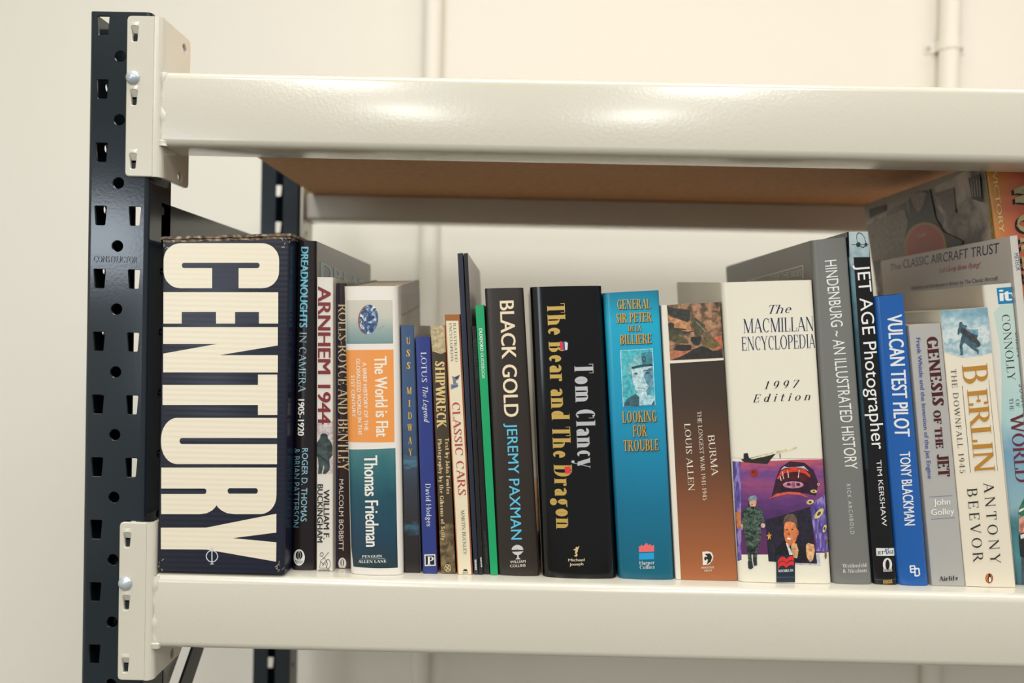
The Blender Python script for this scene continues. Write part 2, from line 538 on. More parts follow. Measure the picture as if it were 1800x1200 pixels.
# ------------------------------------------------------------------ book measurements
# measurements in millimetres; prints lie on a surface: s spine, l left cover, r right cover
BOOKS = [
dict(name='boxed_book',label='wide navy cardboard boxed book with CENTURY in huge cream capitals, beside the dark post',cat='boxed book',kind='box',x=-235.6,y=2,c=[(-50,2),(52.25,2),(-50,264.32),(52.12,269.12)],W=103.5,H=266.72,depth=250,bulge=0,r=2.5,rise=0,rough=0.3,spine=(22,26,44),left=(20,23,38),right=(22,27,48),pages=(222,208,178),prints=[
('p','s','lettering',1,(238,228,205),0,[1.3,14.2,1.6,11.5,2.4,9,3.6,6.6,5.3,4.6,7.4,3,9.7,1.8,12.3,1.1,14.9,0.9,81,2.6,83.7,2.9,86.2,3.8,88.6,5,90.7,6.8,92.5,8.9,93.8,11.2,94.6,13.8,94.9,16.4,95,25.2,94.8,27.8,94.1,30.4,92.9,32.6,91.2,34.7,89.2,36.3,86.8,37.5,84.3,38.2,81.6,38.4,15.5,37.1,12.8,36.8,10.2,36,7.9,34.7,5.8,32.9,4,30.8,2.7,28.4,1.9,25.9,1.5,23.2]),
('p','s','lettering',2,(22,26,44),0,[16.4,18.7,16.4,18.3,16.5,17.9,16.7,17.6,16.9,17.2,17.2,17,17.5,16.8,17.8,16.7,18.2,16.7,77.4,18,77.7,18.1,78.1,18.2,78.4,18.4,78.7,18.7,78.9,19,79.1,19.3,79.2,19.7,79.2,20.1,79.2,20.3,79.2,20.7,79.1,21,78.9,21.4,78.7,21.7,78.4,21.9,78.1,22.1,77.8,22.2,77.4,22.3,18.2,20.9,17.9,20.9,17.6,20.8,17.2,20.6,16.9,20.3,16.7,20,16.6,19.6,16.4,19.2,16.4,18.8]),
('p','s','lettering',2,(22,26,44),0,[40.9,20.2,62.3,20.6,62.6,38.4,41.2,38]),
('p','s','lettering',1,(238,228,205),0,[1.7,40.1,94.6,41.9,95,66.8,2.1,65.5]),
('p','s','lettering',2,(22,26,44),0,[16.9,56.3,44.6,56.7,44.8,66.5,17,66.1]),
('p','s','lettering',2,(22,26,44),0,[60,57,79.3,57.3,79.5,66.9,60.2,66.7]),
('p','s','lettering',1,(238,228,205),0,[2,68.3,94.8,69.6,95,84.2,48.2,91.5,95.2,91.9,95.4,105.7,2.6,105,2.4,89.8,46.1,82.4,2.2,81.9]),
('p','s','lettering',1,(238,228,205),0,[79.4,107.3,95,107.4,95.6,139.6,79.9,139.6,79.8,131.7,2.5,131.6,2.2,115.2,79.5,115.6]),
('p','s','lettering',1,(238,228,205),0,[1.5,159.6,1.8,156.2,2.5,152.8,3.7,149.8,5.3,147.1,7.2,144.9,9.4,143.3,11.9,142.3,14.4,141.9,95.4,141.9,96,178.9,15,179.4,12.5,179.1,10,178.1,7.7,176.5,5.7,174.3,4,171.7,2.8,168.6,1.9,165.3,1.6,161.9]),
('p','s','lettering',2,(22,26,44),0,[16.8,160.6,16.8,160.2,16.9,159.7,17.1,159.3,17.3,158.9,17.6,158.7,17.9,158.4,18.2,158.3,18.6,158.2,95.9,158,96,162.8,18.7,163.1,18.3,163,18,162.9,17.7,162.7,17.4,162.4,17.1,162.1,17,161.6,16.9,161.2,16.8,160.7]),
('p','s','lettering',1,(238,228,205),0,[2.2,182.4,95.7,181.7,96,203.2,95.8,206.8,95.2,209.6,94,212.2,92.4,214.5,90.5,216.4,88.2,217.8,85.8,218.7,83.2,219,62.7,219.3,56.2,218.7,51.6,216.5,48.9,214.2,47.6,212.4,46.4,214.2,44.1,216.6,39.8,218.9,34,219.8,2.8,220.2]),
('p','s','lettering',2,(22,26,44),0,[2.2,199.4,37.3,199,37.7,199,38,199.1,38.3,199.3,38.6,199.6,38.8,199.9,39,200.2,39.1,200.6,39.2,201,39.2,201.3,39.1,201.7,39,202.1,38.9,202.5,38.6,202.8,38.4,203,38.1,203.2,37.7,203.4,37.4,203.4,2.3,203.8]),
('p','s','lettering',2,(22,26,44),0,[56.4,200.6,56.4,200.2,56.5,199.8,56.7,199.4,56.9,199.1,57.2,198.8,57.5,198.7,57.9,198.5,58.2,198.5,79,198.3,79.3,198.3,79.7,198.4,80,198.6,80.3,198.8,80.5,199.2,80.7,199.5,80.8,199.9,80.8,200.3,80.8,200.6,80.8,201,80.7,201.4,80.6,201.7,80.3,202,80.1,202.3,79.8,202.5,79.4,202.6,79,202.7,58.3,202.9,57.9,202.9,57.6,202.8,57.3,202.6,57,202.3,56.7,202,56.6,201.6,56.5,201.2,56.4,200.8]),
('p','s','lettering',1,(238,228,205),0,[2.7,231.3,39.4,230.6,96.2,218.5,96.4,233.6,61.1,238.7,96.6,241.4,96.6,256.9,39.7,248.3,3,248.8]),
('p','s','lettering',3,(205,208,214),0,[49.6,253.5,49.5,254.7,48.7,254.5,48.8,253.6]),
('p','s','lettering',3,(205,208,214),0,[49.5,254.7,49.1,255.7,48.4,255.4,48.7,254.5]),
('p','s','lettering',3,(205,208,214),0,[49.1,255.7,48.5,256.6,47.9,256.2,48.4,255.4]),
('p','s','lettering',3,(205,208,214),0,[48.5,256.6,47.8,257.4,47.2,256.9,47.9,256.2]),
('p','s','lettering',3,(205,208,214),0,[47.8,257.4,46.8,258.1,46.5,257.4,47.2,256.9]),
('p','s','lettering',3,(205,208,214),0,[46.8,258.1,45.8,258.5,45.6,257.7,46.5,257.4]),
('p','s','lettering',3,(205,208,214),0,[45.8,258.5,44.7,258.6,44.7,257.8,45.6,257.7]),
('p','s','lettering',3,(205,208,214),0,[44.7,258.6,43.6,258.5,43.7,257.7,44.7,257.8]),
('p','s','lettering',3,(205,208,214),0,[43.6,258.5,42.5,258.2,42.8,257.4,43.7,257.7]),
('p','s','lettering',3,(205,208,214),0,[42.5,258.2,41.6,257.6,42,257,42.8,257.4]),
('p','s','lettering',3,(205,208,214),0,[41.6,257.6,40.8,256.8,41.4,256.3,42,257]),
('p','s','lettering',3,(205,208,214),0,[40.8,256.8,40.1,255.9,40.9,255.5,41.4,256.3]),
('p','s','lettering',3,(205,208,214),0,[40.1,255.9,39.8,254.8,40.5,254.7,40.9,255.5]),
('p','s','lettering',3,(205,208,214),0,[39.8,254.8,39.6,253.8,40.4,253.7,40.5,254.7]),
('p','s','lettering',3,(205,208,214),0,[39.6,253.8,39.7,252.6,40.5,252.8,40.4,253.7]),
('p','s','lettering',3,(205,208,214),0,[39.7,252.6,40.1,251.6,40.8,251.9,40.5,252.8]),
('p','s','lettering',3,(205,208,214),0,[40.1,251.6,40.7,250.6,41.3,251.1,40.8,251.9]),
('p','s','lettering',3,(205,208,214),0,[40.7,250.6,41.4,249.8,41.9,250.4,41.3,251.1]),
('p','s','lettering',3,(205,208,214),0,[41.4,249.8,42.4,249.2,42.7,249.9,41.9,250.4]),
('p','s','lettering',3,(205,208,214),0,[42.4,249.2,43.4,248.8,43.6,249.6,42.7,249.9]),
('p','s','lettering',3,(205,208,214),0,[43.4,248.8,44.5,248.7,44.5,249.5,43.6,249.6]),
('p','s','lettering',3,(205,208,214),0,[44.5,248.7,45.6,248.8,45.5,249.6,44.5,249.5]),
('p','s','lettering',3,(205,208,214),0,[45.6,248.8,46.7,249.1,46.4,249.9,45.5,249.6]),
('p','s','lettering',3,(205,208,214),0,[46.7,249.1,47.6,249.7,47.1,250.3,46.4,249.9]),
('p','s','lettering',3,(205,208,214),0,[47.6,249.7,48.4,250.5,47.8,251,47.1,250.3]),
('p','s','lettering',3,(205,208,214),0,[48.4,250.5,49,251.4,48.3,251.8,47.8,251]),
('p','s','lettering',3,(205,208,214),0,[49,251.4,49.4,252.4,48.6,252.6,48.3,251.8]),
('p','s','lettering',3,(205,208,214),0,[49.4,252.4,49.6,253.5,48.8,253.6,48.6,252.6]),
('p','s','lettering',3,(205,208,214),0,[44,246.9,44.2,260.2,45.2,260.2,44.9,246.8]),
('p','s','lettering',3,(205,208,214),0,[42.9,247.4,46.1,247.3,46,246.8,42.9,246.9]),
('p','s','lettering',3,(205,208,214),0,[43.1,260.2,46.3,260.1,46.3,259.6,43.1,259.7]),
]),
dict(name='hardback_book',label='tall black hardback, DREADNOUGHTS IN CAMERA in pale blue, beside the navy boxed book',cat='book',kind='hard',x=-173.07,y=22,c=[(-9.74,0),(9.74,0),(-10.09,270.13),(5.55,270.22)],W=17.56,H=270.18,depth=250,bulge=1,r=2.5,rise=0,rough=0.22,spine=(30,22,24),left=(26,20,22),right=(66,62,60),pages=(222,208,178),prints=[
('t','s','lettering',3,(120,200,222),0,'n','DREADNOUGHTS',(4,4.96),(-0.67,66.05),(6.64,0.07),0,0.06),
('t','s','lettering',3,(160,200,210),0,'s','IN CAMERA',(3.66,74.73),(-0.47,49.54),(5.98,0.03),0,0),
('t','s','lettering',3,(240,240,235),0,'n','1905-1920',(3.27,129.75),(-0.08,30.05),(5.03,-0.05),0,0.05),
('t','s','lettering',3,(150,205,222),0,'n','ROGER D. THOMAS',(7.06,169.89),(-0.68,60.21),(4.53,0.02),0,0),
('t','s','lettering',3,(110,165,185),0,'n','& BRIAN PATTERSON',(-0.15,170.54),(-0.17,65.03),(5.23,-0.5),0,0),
('p','s','emblem',1,(232,230,224),0,[9.8,259.8,9.7,261.3,9.4,262.7,8.9,264,8.2,265.1,7.5,265.9,6.6,266.4,5.6,266.7,4.7,266.5,3.8,266.1,2.9,265.4,2.2,264.3,1.6,263.1,1.2,261.8,1.1,260.3,1.2,258.8,1.5,257.3,2.1,255.9,2.8,254.8,3.6,253.9,4.5,253.4,5.5,253.2,6.4,253.3,7.3,253.7,8.1,254.5,8.8,255.6,9.3,256.8,9.7,258.3]),
('p','s','emblem',2,(25,20,22),0,[8.1,257.9,8,258.8,7.8,259.6,7.5,260.3,7.1,260.9,6.7,261.4,6.1,261.7,5.6,261.8,5,261.7,4.5,261.5,4,261.1,3.5,260.5,3.2,259.8,3,259,3,258.2,3,257.3,3.2,256.5,3.5,255.8,3.9,255.2,4.4,254.7,4.9,254.4,5.5,254.3,6,254.3,6.6,254.6,7.1,255,7.5,255.6,7.8,256.3,8,257.1]),
('p','s','emblem',3,(232,230,224),0,[6.6,258,6.5,258.8,6.5,259.5,6.4,260.2,6.2,260.7,6,261.2,5.8,261.4,5.6,261.5,5.3,261.5,5.1,261.2,4.9,260.8,4.7,260.3,4.6,259.6,4.5,258.9,4.5,258.1,4.5,257.3,4.6,256.6,4.7,255.9,4.8,255.3,5,254.9,5.2,254.6,5.5,254.5,5.7,254.6,5.9,254.8,6.1,255.3,6.3,255.8,6.4,256.5,6.5,257.2]),
('p','s','emblem',4,(25,20,22),0,[6.2,258,6.2,258.7,6.2,259.3,6.1,259.9,6,260.4,5.8,260.7,5.7,260.9,5.5,261,5.4,261,5.2,260.8,5.1,260.4,5,259.9,4.9,259.4,4.8,258.7,4.8,258.1,4.8,257.4,4.9,256.8,5,256.2,5.1,255.7,5.2,255.3,5.3,255.1,5.5,255,5.6,255.1,5.8,255.3,5.9,255.7,6,256.1,6.1,256.7,6.2,257.3]),
('t','s','emblem',3,(30,25,25),0,'n','Bayley',(2.66,263.58),(5.78,-0.28),(-0.01,-1.4),0,0),
('t','s','emblem',3,(30,25,25),0,'n','BOOKS',(3.15,265.05),(4.85,-0.24),(-0.01,-1.12),0,0),
('t','r','lettering',3,(95,150,155),0,'n','DREADNOUGHTS',(14,29.37),(543.19,13.55),(-0.15,-13.76),0,0.05),
('p','r','picture',1,'greyphoto',0,[2.6,205,12,203.9,125.1,216.4,126.3,294.4,2.9,270.1]),
]),
dict(name='paperback_book',label='white paperback, ARNHEM 1944 in dark red, small soldier photograph low on its spine',cat='book',kind='paper',x=-155.3,y=20,c=[(-6.72,0),(6.72,0),(-10.83,240.57),(2.53,240.61)],W=13.4,H=240.59,depth=130,bulge=0,r=1,rise=0,rough=0.4,spine=(226,219,208),left=(220,215,205),right=(216,200,190),pages=(222,208,178),prints=[
('t','s','lettering',3,(125,26,34),0,'n','ARNHEM 1944',(1.13,7.39),(-0.01,112.81),(10.27,-0.16),0,0.04),
('p','s','picture',1,(205,190,188),0,[-0.7,117.6,13.8,117.3,13.1,160.5,-0.7,161]),
('p','s','picture',2,'soldier',0,[-0.3,136.5,1.8,133.2,3,131.6,3.2,129.2,5.1,127.7,7.5,127.6,9.1,129.1,9.3,131.5,12,134.6,13.1,138.2,12.9,145.6,10.4,148.8,11.1,155.1,10.4,157.7,7.8,160.6,5.2,160.7,6.4,155.7,6,152.6,5.2,155.7,4.1,160.7,1.2,160.8,1.8,154.2,1.2,147.9,-0.6,145.2]),
('p','s','picture',3,(20,28,30),0,[0.9,145.4,8,150.8,8.6,150,1.5,144.6]),
('p','s','picture',3,(30,42,42),0,[8.9,129.1,8.9,129.4,8.7,129.7,8.3,130,7.9,130.2,7.4,130.4,6.8,130.5,6.2,130.6,5.6,130.6,5,130.5,4.5,130.3,4.1,130.1,3.7,129.8,3.5,129.5,3.5,129.2,3.5,128.8,3.7,128.5,4.1,128.2,4.5,128,5,127.8,5.6,127.7,6.2,127.7,6.8,127.7,7.4,127.8,7.9,127.9,8.3,128.2,8.7,128.4,8.9,128.7]),
('t','s','lettering',3,(35,30,30),0,'n','WILLIAM F.',(5.91,173.63),(-0.08,40.91),(4.66,-0.09),0,0.03),
('t','s','lettering',3,(35,30,30),0,'n','BUCKINGHAM',(0.92,169.38),(-0.34,47.81),(4.39,-0.06),0,0.03),
('p','s','emblem',1,(70,68,66),0,[2.8,238.4,3.8,232.1,3.4,232.1,2.4,238.3]),
('p','s','emblem',1,(70,68,66),0,[3.7,232.2,6.5,229.7,6.2,229.4,3.5,231.9]),
('p','s','emblem',1,(70,68,66),0,[6.2,229.6,9,234.5,9.4,234.3,6.5,229.4]),
('p','s','emblem',1,(70,68,66),0,[9,234.4,7.8,238.2,8.1,238.3,9.4,234.5]),
('p','s','emblem',1,(70,68,66),0,[8,238,2.6,238.2,2.6,238.5,8,238.4]),
('p','s','emblem',1,(70,68,66),0,[11.6,234.8,11.5,235.7,11.2,235.5,11.3,234.8]),
('p','s','emblem',1,(70,68,66),0,[11.5,235.7,11.4,236.5,11.1,236.2,11.2,235.5]),
('p','s','emblem',1,(70,68,66),0,[11.4,236.5,11.1,237.3,10.9,236.9,11.1,236.2]),
('p','s','emblem',1,(70,68,66),0,[11.1,237.3,10.8,237.9,10.6,237.4,10.9,236.9]),
('p','s','emblem',1,(70,68,66),0,[10.8,237.9,10.4,238.4,10.3,237.8,10.6,237.4]),
('p','s','emblem',1,(70,68,66),0,[10.4,238.4,10,238.7,10,238.1,10.3,237.8]),
('p','s','emblem',1,(70,68,66),0,[10,238.7,9.6,238.8,9.6,238.2,10,238.1]),
('p','s','emblem',1,(70,68,66),0,[9.6,238.8,9.1,238.7,9.2,238.1,9.6,238.2]),
('p','s','emblem',1,(70,68,66),0,[9.1,238.7,8.7,238.4,8.8,237.9,9.2,238.1]),
('p','s','emblem',1,(70,68,66),0,[8.7,238.4,8.3,238,8.5,237.5,8.8,237.9]),
('p','s','emblem',1,(70,68,66),0,[8.3,238,8,237.3,8.3,237,8.5,237.5]),
('p','s','emblem',1,(70,68,66),0,[8,237.3,7.8,236.6,8.1,236.3,8.3,237]),
('p','s','emblem',1,(70,68,66),0,[7.8,236.6,7.6,235.8,7.9,235.6,8.1,236.3]),
('p','s','emblem',1,(70,68,66),0,[7.6,235.8,7.6,234.9,7.9,234.8,7.9,235.6]),
('p','s','emblem',1,(70,68,66),0,[7.6,234.9,7.6,234,7.9,234.1,7.9,234.8]),
('p','s','emblem',1,(70,68,66),0,[7.6,234,7.8,233.1,8.1,233.4,7.9,234.1]),
('p','s','emblem',1,(70,68,66),0,[7.8,233.1,8,232.4,8.2,232.7,8.1,233.4]),
('p','s','emblem',1,(70,68,66),0,[8,232.4,8.3,231.7,8.5,232.2,8.2,232.7]),
('p','s','emblem',1,(70,68,66),0,[8.3,231.7,8.7,231.2,8.8,231.8,8.5,232.2]),
('p','s','emblem',1,(70,68,66),0,[8.7,231.2,9.1,230.9,9.2,231.5,8.8,231.8]),
('p','s','emblem',1,(70,68,66),0,[9.1,230.9,9.6,230.8,9.6,231.4,9.2,231.5]),
('p','s','emblem',1,(70,68,66),0,[9.6,230.8,10,230.9,9.9,231.5,9.6,231.4]),
('p','s','emblem',1,(70,68,66),0,[10,230.9,10.4,231.2,10.3,231.7,9.9,231.5]),
('p','s','emblem',1,(70,68,66),0,[10.4,231.2,10.8,231.7,10.6,232.1,10.3,231.7]),
('p','s','emblem',1,(70,68,66),0,[10.8,231.7,11.1,232.3,10.9,232.7,10.6,232.1]),
('p','s','emblem',1,(70,68,66),0,[11.1,232.3,11.4,233,11.1,233.3,10.9,232.7]),
('p','s','emblem',1,(70,68,66),0,[11.4,233,11.5,233.9,11.2,234,11.1,233.3]),
('p','s','emblem',1,(70,68,66),0,[11.5,233.9,11.6,234.8,11.3,234.8,11.2,234]),
('p','s','emblem',1,(70,68,66),0,[5.8,227,5.8,227.4,5.4,227.3,5.5,227]),
('p','s','emblem',1,(70,68,66),0,[5.8,227.4,5.7,227.8,5.3,227.6,5.4,227.3]),
('p','s','emblem',1,(70,68,66),0,[5.7,227.8,5.5,228.1,5.2,227.9,5.3,227.6]),
('p','s','emblem',1,(70,68,66),0,[5.5,228.1,5.3,228.4,5,228.1,5.2,227.9]),
('p','s','emblem',1,(70,68,66),0,[5.3,228.4,5,228.6,4.8,228.2,5,228.1]),
('p','s','emblem',1,(70,68,66),0,[5,228.6,4.7,228.8,4.6,228.3,4.8,228.2]),
('p','s','emblem',1,(70,68,66),0,[4.7,228.8,4.3,228.8,4.3,228.4,4.6,228.3]),
('p','s','emblem',1,(70,68,66),0,[4.3,228.8,4,228.8,4.1,228.3,4.3,228.4]),
('p','s','emblem',1,(70,68,66),0,[4,228.8,3.7,228.7,3.9,228.3,4.1,228.3]),
('p','s','emblem',1,(70,68,66),0,[3.7,228.7,3.4,228.4,3.6,228.1,3.9,228.3]),
('p','s','emblem',1,(70,68,66),0,[3.4,228.4,3.2,228.2,3.5,227.9,3.6,228.1]),
('p','s','emblem',1,(70,68,66),0,[3.2,228.2,3,227.9,3.3,227.7,3.5,227.9]),
('p','s','emblem',1,(70,68,66),0,[3,227.9,2.9,227.5,3.2,227.4,3.3,227.7]),
('p','s','emblem',1,(70,68,66),0,[2.9,227.5,2.9,227.1,3.2,227.1,3.2,227.4]),
('p','s','emblem',1,(70,68,66),0,[2.9,227.1,2.9,226.7,3.2,226.8,3.2,227.1]),
('p','s','emblem',1,(70,68,66),0,[2.9,226.7,3,226.3,3.3,226.5,3.2,226.8]),
('p','s','emblem',1,(70,68,66),0,[3,226.3,3.2,226,3.5,226.3,3.3,226.5]),
('p','s','emblem',1,(70,68,66),0,[3.2,226,3.4,225.7,3.6,226.1,3.5,226.3]),
('p','s','emblem',1,(70,68,66),0,[3.4,225.7,3.7,225.5,3.9,225.9,3.6,226.1]),
('p','s','emblem',1,(70,68,66),0,[3.7,225.5,4,225.4,4.1,225.8,3.9,225.9]),
('p','s','emblem',1,(70,68,66),0,[4,225.4,4.3,225.3,4.3,225.8,4.1,225.8]),
('p','s','emblem',1,(70,68,66),0,[4.3,225.3,4.7,225.3,4.6,225.8,4.3,225.8]),
('p','s','emblem',1,(70,68,66),0,[4.7,225.3,5,225.5,4.8,225.9,4.6,225.8]),
('p','s','emblem',1,(70,68,66),0,[5,225.5,5.3,225.7,5,226,4.8,225.9]),
('p','s','emblem',1,(70,68,66),0,[5.3,225.7,5.5,225.9,5.2,226.2,5,226]),
('p','s','emblem',1,(70,68,66),0,[5.5,225.9,5.7,226.3,5.3,226.5,5.2,226.2]),
('p','s','emblem',1,(70,68,66),0,[5.7,226.3,5.8,226.6,5.4,226.8,5.3,226.5]),
('p','s','emblem',1,(70,68,66),0,[5.8,226.6,5.8,227,5.5,227,5.4,226.8]),
('p','s','emblem',1,(70,68,66),0,[5.6,230.9,10.2,225.2,9.9,224.9,5.3,230.7]),
('p','s','emblem',1,(70,68,66),0,[1.8,240.2,11.1,240,11.1,239.3,1.8,239.6]),
('p','s','emblem',1,(70,68,66),0,[3.2,232.9,6.2,235.9,6.5,235.6,3.5,232.5]),
('p','s','emblem',1,(70,68,66),0,[5.1,236.6,7.5,232.8,7.1,232.5,4.7,236.3]),
]),
dict(name='hardback_book',label='dark brown hardback with tall cream serif capitals, partly covered by the globe-picture book',cat='book',kind='hard',x=-141.67,y=30,c=[(-6.34,0),(6.34,0),(-10.51,236.54),(-2.01,236.49)],W=10.59,H=236.52,depth=140,bulge=0,r=1,rise=0,rough=0.25,spine=(46,26,24),left=(40,52,92),right=(30,22,30),pages=(222,208,178),prints=[
('p','s','lettering',1,(48,58,98),0,[-0.3,-0.1,1.6,0,1,239.4,-0.3,239.7]),
('t','s','lettering',3,(232,205,160),0,'s','ROLLS-ROYCE AND BENTLEY',(2.08,17.23),(-0.82,138.62),(8.57,-0.2),0,0.01),
('t','s','lettering',3,(225,212,195),0,'n','MALCOLM BOBBITT',(2.32,162.77),(-0.48,59.48),(3.35,-0.07),0,0),
('p','s','emblem',1,(225,220,208),0,[7,232.9,7,233.9,6.7,235,6.4,235.9,6,236.7,5.4,237.2,4.8,237.6,4.2,237.8,3.6,237.7,3,237.3,2.5,236.8,2.1,236,1.8,235.1,1.6,234.1,1.5,233,1.6,231.9,1.8,230.9,2.1,230,2.5,229.2,3.1,228.6,3.7,228.3,4.3,228.1,4.9,228.2,5.5,228.6,6,229.1,6.5,229.9,6.8,230.8,7,231.8]),
('p','s','emblem',2,(60,45,40),0,[5.5,232.4,5.5,233.1,5.4,233.8,5.2,234.5,5,235,4.8,235.4,4.5,235.6,4.2,235.7,4,235.7,3.7,235.4,3.5,235,3.3,234.5,3.1,233.9,3,233.2,3,232.5,3,231.7,3.1,231,3.3,230.4,3.5,229.9,3.7,229.5,4,229.2,4.3,229.1,4.6,229.2,4.8,229.4,5.1,229.8,5.3,230.4,5.4,231,5.5,231.7]),
('p','s','emblem',3,(225,220,208),0,[4.8,232.4,4.8,233.2,4.7,233.9,4.7,234.5,4.6,235,4.5,235.4,4.4,235.7,4.2,235.7,4.1,235.7,4,235.4,3.9,235,3.8,234.5,3.8,233.9,3.7,233.2,3.7,232.4,3.8,231.7,3.8,231,3.9,230.4,4,229.9,4,229.5,4.2,229.2,4.3,229.1,4.4,229.2,4.5,229.5,4.6,229.8,4.7,230.4,4.8,231,4.8,231.7]),
('p','s','emblem',1,(190,182,170),0,[1.5,237.3,7.1,237.2,7.1,238.7,1.5,238.8]),
]),
dict(name='hardback_book',label='thick white hardback, The World is Flat, globe picture above orange and teal panels',cat='book',kind='hard',x=-111.98,y=15,c=[(-21.57,0),(21.57,0),(-31.21,233.12),(12.87,234.27)],W=43.61,H=233.7,depth=150,bulge=3.2,r=5,rise=14,rough=0.38,spine=(232,226,217),left=(120,140,130),right=(214,206,196),pages=(222,208,178),prints=[
('p','s','picture',1,'friedsky',0,[2.3,11.2,39.4,11.2,39.3,46.2,1.2,46.5]),
('p','s','picture',2,(150,80,60),0,[27.8,28,27.2,30.6,26.3,33.1,25,35.2,23.5,37,21.8,38.2,20,38.9,18.2,39,16.4,38.5,14.8,37.4,13.5,35.8,12.5,33.7,11.8,31.3,11.6,28.7,11.8,26,12.4,23.3,13.3,20.9,14.7,18.7,16.2,17,17.9,15.7,19.7,15.1,21.6,15,23.3,15.5,24.8,16.6,26.1,18.2,27.1,20.3,27.7,22.7,27.9,25.3]),
('p','s','picture',3,'earth',0,[27.8,27.8,27.2,30.4,26.4,32.9,25.2,35,23.8,36.7,22.2,38,20.5,38.7,18.8,38.8,17.2,38.3,15.7,37.2,14.5,35.6,13.6,33.6,13,31.2,12.8,28.6,13,25.9,13.6,23.3,14.5,20.9,15.7,18.7,17.2,17,18.8,15.8,20.5,15.1,22.1,15,23.7,15.5,25.1,16.6,26.3,18.1,27.2,20.2,27.8,22.5,28,25.1]),
('p','s','picture',2,(150,160,155),0,[23.8,37.1,29.9,33,34.7,31.2,28.7,34.8]),
('p','s','lettering',1,(236,152,74),0,[-0.1,51.6,39.4,51.1,39,125.9,0.2,126.3]),
('p','s','lettering',1,'friedteal',0,[1.1,132.4,39.6,130.8,39.8,227.9,21.8,228.1,3.2,227.9,1.4,212.3]),
('t','s','lettering',3,(240,234,220),0,'n','The World is Flat',(24.26,56.55),(0.42,65.35),(9.69,-0.24),0,0.04),
('t','s','lettering',3,(240,234,220),0,'n','A BRIEF HISTORY OF THE',(14.71,61.49),(0.44,55.25),(3.07,-0.11),0,0.02),
('t','s','lettering',3,(240,234,220),0,'n','GLOBALIZED WORLD IN THE',(9.51,58.45),(0.27,61.87),(3.12,-0.1),0,0.02),
('t','s','lettering',3,(240,234,220),0,'n','21ST CENTURY',(4.87,72.04),(0.38,33.88),(2.79,-0.13),0,0.02),
('t','s','lettering',3,(240,236,226),0,'n','Thomas Friedman',(14.35,136.8),(0.04,74.18),(10.68,-0.4),0,0.04),
('t','s','lettering',3,(225,228,225),0,'S','PENGUIN',(10.88,220.06),(16.42,-0.89),(0,-2.13),0,0),
('t','s','lettering',3,(225,228,225),0,'S','ALLEN LANE',(7.57,224.37),(23.2,-1.12),(0.01,-2.13),0,0),
('p','s','lettering',1,(190,200,198),0,[8.7,221.3,29.6,220.3,29.6,220,8.7,221.1]),
('p','r','lettering',1,(205,197,182),0,[18.8,7.6,151.4,10.9,145.5,48.6,17.3,45.9]),
('t','r','lettering',3,(170,165,155),0,'n','THE WORLD IS FLAT',(19.81,26.37),(124.63,-1.54),(0.29,-2.32),0,0),
]),
dict(name='paperback_book',label='slim blue paperback, USS MIDWAY in stacked yellow letters over dark sea',cat='book',kind='paper',x=-83.38,y=21,c=[(-6.43,0),(6.43,0),(-13.66,202.78),(-2.72,203.01)],W=11.9,H=202.89,depth=135,bulge=0,r=1,rise=0,rough=0.33,spine=(58,84,122),left=(60,80,110),right=(205,199,185),pages=(222,208,178),prints=[
('p','s','picture',1,'sea',0,[-0.2,84.8,12.7,82.2,13.4,94.2,11.7,203.2,-0.5,203.7,0.3,99.2]),
('t','s','lettering',3,(214,170,60),0,'S','U',(4.86,15.5),(3.47,0),(0.12,-5.58),0,0),
('t','s','lettering',3,(214,170,60),0,'S','S',(4.52,25.56),(3.44,-0.01),(0.12,-5.59),0,0),
('t','s','lettering',3,(214,170,60),0,'S','S',(4.57,35.74),(3.41,-0.02),(0.12,-5.59),0,0),
('t','s','lettering',3,(214,170,60),0,'S','M',(4.28,56.24),(4.39,-0.03),(0.11,-5.6),0,0),
('t','s','lettering',3,(214,170,60),0,'S','I',(5.6,66.79),(1.79,-0.01),(0.12,-5.59),0,0),
('t','s','lettering',3,(214,170,60),0,'S','D',(5.02,76.74),(3.3,-0.03),(0.11,-5.59),0,0),
('t','s','lettering',3,(214,170,60),0,'S','W',(4.3,86.39),(4.15,-0.05),(0.11,-5.6),0,0),
('t','s','lettering',3,(214,170,60),0,'S','A',(4.81,97.24),(3.15,-0.04),(0.12,-5.61),0,0),
('t','s','lettering',3,(214,170,60),0,'S','Y',(4.87,106.64),(3.12,-0.04),(0.11,-5.6),0,0),
]),
dict(name='hardback_book',label='narrow royal blue hardback, The Legend in white italics, dark red front cover',cat='book',kind='hard',x=-68.67,y=20,c=[(-5.84,0),(5.84,0),(-15.95,193.28),(-3.87,194)],W=11.88,H=193.64,depth=180,bulge=0,r=1,rise=0,rough=0.3,spine=(44,58,128),left=(50,60,120),right=(130,28,44),pages=(222,208,178),prints=[
('t','s','lettering',3,(225,228,235),0,'s','LOTUS',(4.12,12.46),(-0.03,24.42),(4.35,0.02),0,0),
('t','s','lettering',3,(225,228,235),0,'i','The Legend',(4.59,40.62),(0.3,29.67),(4.23,-0.07),0,0),
('t','s','lettering',3,(225,228,235),0,'s','David Hodges',(4.45,120.04),(-0.02,34.99),(4.12,-0.12),0,0),
('p','s','emblem',1,(232,230,226),0,[1.7,178.2,10.7,177.8,10.8,187.2,1.7,187.7]),
('p','s','emblem',2,(28,28,38),0,[2.6,179.1,9.9,178.7,9.9,186.4,2.5,186.8]),
('t','s','emblem',3,(232,230,226),0,'S','P',(3.8,186.34),(5.39,-0.12),(0.21,-6.56),0,0),
]),
